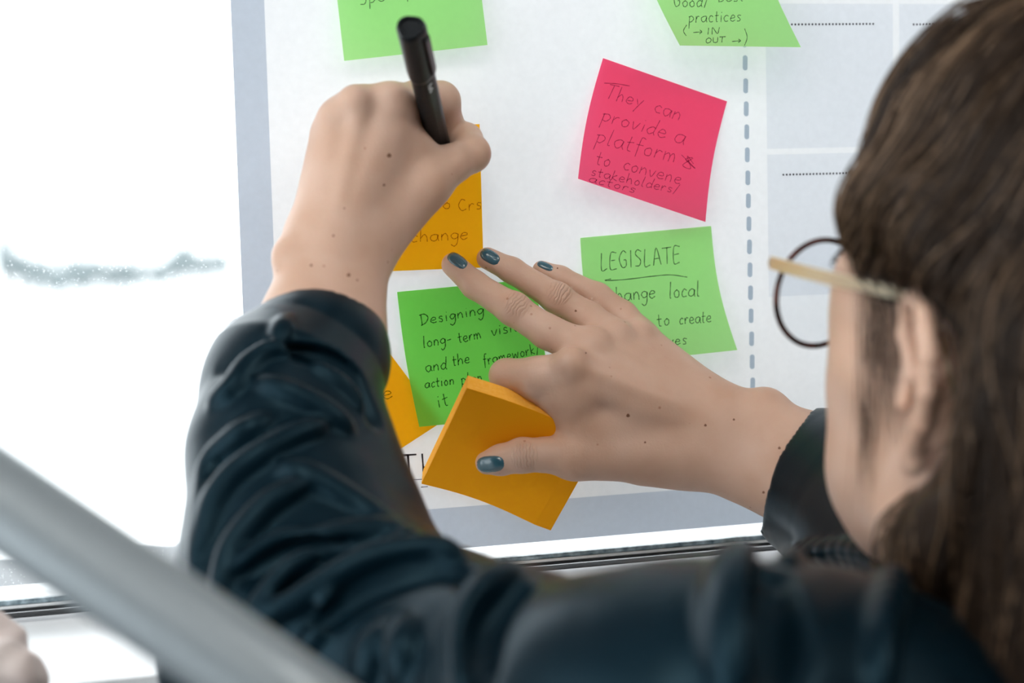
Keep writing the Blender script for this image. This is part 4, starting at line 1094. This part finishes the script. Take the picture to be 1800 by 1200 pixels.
bm = bmesh.new()
vs = []
for s, c0, c1, w in ((PL - 35, 4.4, 5.4, 1.9), (PL - 32, 4.4, 7.4, 2.3), (PL - 8, 4.4, 7.6, 2.5), (PL - 6, 4.4, 7.0, 2.5)):
    e1 = sd * 0.86 + fr_ * 0.5; e1 /= np.linalg.norm(e1); e2 = np.cross(ax, e1)
    for c_, w_ in ((c0, -w), (c0, w), (c1, w), (c1, -w)): vs.append(bm.verts.new(q2w(pt_tip + ax * s + e1 * c_ + e2 * w_)))
for i in range(3):
    for j in range(4): bm.faces.new((vs[4 * i + j], vs[4 * i + (j + 1) % 4], vs[4 * i + 4 + (j + 1) % 4], vs[4 * i + 4 + j]))
bm.faces.new(vs[:4][::-1]); bm.faces.new(vs[12:])
child_world(bm_obj('clip', bm, M_pblack, pen, bevel=.0003), pen)
# white lettering along the barrel, read from the cap downwards
def pen_place(x, y):                                   # x along the pen, y across, in mm
    s = PL - 39.5 - x
    na_ = math.radians(30) + ROT; e1 = sd * math.cos(na_) + fr_ * math.sin(na_); e2 = np.cross(e1, ax); e2 = e2 if e2[0] > 0 else -e2
    rr_ = max(a * math.cos(na_) + c * math.sin(na_) for a, c in tri(6.62))
    base_ = pt_tip + ax * s + e2 * (y - 0.4)
    return q2w(base_ + e1 * (rr_ + 0.12))
st_ = []
x = 0
for c in 'toti':
    w, ss = GL[c]
    for s in ss: st_.append(np.array([(x + a * 2.0, -1.6 + e * 1.5) for a, e in s]))
    x += (w + .15) * 2.0
V, Fc = [], []
for pl in st_:
    c = catmull(pl, 4); Pw = np.array([pen_place(*p) for p in c]); T = np.gradient(Pw, axis=0)
    nn = M3 @ (sd * math.cos(math.radians(30) + ROT) + fr_ * math.sin(math.radians(30) + ROT)); Sx = np.cross(T, nn); Sx /= np.linalg.norm(Sx, axis=1)[:, None] + 1e-12
    k = len(V)
    for i in range(len(Pw)): V += [Pw[i] - Sx[i] * .00032, Pw[i] + Sx[i] * .00032]
    Fc += [(k + 2 * i, k + 2 * i + 1, k + 2 * i + 3, k + 2 * i + 2) for i in range(len(Pw) - 1)]
child_world(mesh_obj('printed_lettering', V, Fc, M_pwhite, pen), pen)

# ================================================================== pad of sticky notes in the hand
M_pad = mat('orange_pad_paper', (1.0, 0.41, 0.004), 0.85, spec=0.15); bump(M_pad, 400, 0.05)
M_pade = mat('orange_pad_edge', (0.98, 0.46, 0.06), 0.8, spec=0.15)
N, L, b = nodes(M_pade)
tl, bl, br = H(821, 682, 54), H(741, 850, 8), H(968, 932, 8)
trp = tl + (br - bl)
e1, e2 = br - bl, tl - bl
nb_ = np.cross(e1, e2); nb_ /= np.linalg.norm(nb_); nb_ = nb_ if nb_[2] > 0 else -nb_     # into the pad, away from the viewer
TH = 9.5
pad = empty('note_pad', q2w(0.25 * (tl + bl + br + trp)), label='thick pad of blank orange sticky notes held under the thumb', cat='note pad')
def padpt(u, v, w):
    sag = 3.2 * math.sin(math.pi * min(u * 1.15, 1.0)) * (1 - 0.3 * v)
    return bl + e1 * u + e2 * v + nb_ * (w + sag) + np.array([0, 0, 0])
n = 16
V = [q2w(padpt(i / n, j / n, 0)) for j in range(n + 1) for i in range(n + 1)] + [q2w(padpt(i / n, j / n, 0.25)) for j in range(n + 1) for i in range(n + 1)]
k = (n + 1) ** 2; Fc = []
for j in range(n):
    for i in range(n):
        a = j * (n + 1) + i; Fc += [(a, a + 1, a + n + 2, a + n + 1), (k + a, k + a + n + 1, k + a + n + 2, k + a + 1)]
rim_ = [i for i in range(n + 1)] + [j * (n + 1) + n for j in range(1, n + 1)] + [n * (n + 1) + i for i in range(n - 1, -1, -1)] + [j * (n + 1) for j in range(n - 1, 0, -1)]
Fc += [(a, k + a, k + c, c) for a, c in zip(rim_, rim_[1:] + rim_[:1])]
child_world(mesh_obj('top_sheet', V, Fc, M_pad, pad, smooth=False), pad)
# the stack: thin layers, each a hair out of line
V, Fc = [], []
rj = random.Random(3); NL = 22
for q in range(NL + 1):
    dx, dy = rj.uniform(-.002, .002), rj.uniform(-.002, .002)
    for i, j in [(a % (n + 1), a // (n + 1)) for a in rim_]: V.append(q2w(padpt(i / n + dx, j / n + dy, 0.3 + (TH - .3) * q / NL)))
m_ = len(rim_)
for q in range(NL):
    for j in range(m_): Fc.append((q * m_ + j, q * m_ + (j + 1) % m_, (q + 1) * m_ + (j + 1) % m_, (q + 1) * m_ + j))
ct = len(V); V.append(q2w(padpt(.5, .5, TH))); Fc += [(NL * m_ + j, NL * m_ + (j + 1) % m_, ct) for j in range(m_)]
noise_mix(M_pade, (0.97, 0.45, 0.05), (1.0, 0.5, 0.08), 500, 2)
child_world(mesh_obj('sheet_stack', V, Fc, M_pade, pad), pad)

# ================================================================== handrail in the foreground
M_rail = mat('satin_grey_metal', (0.26, 0.295, 0.315), 0.36, 0.35); bump(M_rail, 40, 0.03)
za = 520.0
a0, a1 = Q(0, 878, za), Q(620, 1302, za)
dirr = (a1 - a0) / np.linalg.norm(a1 - a0)
p_lo = a0 + dirr * 190; p_hi = a0 - dirr * 420
rail = empty('handrail', (q2w(p_lo)[0], q2w(p_lo)[1], 0.0), label='sloping grey metal handrail tube in front of the window', cat='handrail')
V, Fc = tube_mesh(q2w(np.array([p_hi, a0, 0.5 * (a0 + p_lo), p_lo])), 0.0143, 32)
child_world(mesh_obj('rail_tube', V, Fc, M_rail, rail, smooth=True), rail)
for p in (p_lo - dirr * 6, p_hi + dirr * 12):
    w = q2w(p)
    V, Fc = tube_mesh([(w[0], w[1], 0.008), (w[0], w[1], w[2])], 0.0125, 24); child_world(mesh_obj('post', V, Fc, M_rail, rail, smooth=True), rail)
    V, Fc = tube_mesh([(w[0], w[1], 0.0), (w[0], w[1], 0.008)], 0.04, 24); child_world(mesh_obj('base_plate', V, Fc, M_rail, rail), rail)

# ================================================================== pale cloth lying on the sill
M_cloth = mat('pale_pinkish_cloth', (0.62, 0.53, 0.50), 0.9); noise_mix(M_cloth, (0.58, 0.48, 0.45), (0.68, 0.6, 0.57), 30); bump(M_cloth, 500, 0.3)
fy = sfy
cz = w2q(np.array([W(20, 1180)[0], fy + 0.03, SILL]))
def on_sill(px, py, zz):                               # pixel ray to height zz
    d = M3 @ ray(px, py); t = (zz - CAM[2]) / d[2]
    return w2q(CAM + d * t)
c1 = on_sill(-28, 1150, SILL + 0.016); c2 = on_sill(30, 1196, SILL + 0.010); c3 = on_sill(-60, 1190, SILL + 0.014)
cl = Uni([Cone(c1, c2, 16, 10), Cone(c1, c3, 17, 14), Cone(c3, c2, 13, 10)], 10)
cl = Uni([cl] + sum(folds(cl, [([(-20, 1142), (20, 1150), (46, 1180)], 4, 1), ([(-40, 1176), (10, 1180), (50, 1194)], 4, 1)]), []), 5)
cl = Grow(cl, lambda P: 0.7 * np.sin(P[:, 0] * .35 + 2 * np.sin(P[:, 1] * .2)), 1)
Vc, Qc = mesh_sdf(cl, c1 - 75, c1 + 90, 1.6)
Pw = q2w(Vc); Pw[:, 2] = np.maximum(Pw[:, 2], SILL + 0.0002)
np_mesh('folded_cloth', Pw, Qc, M_cloth, label='crumpled pale pinkish cloth lying on the window sill', cat='cloth')
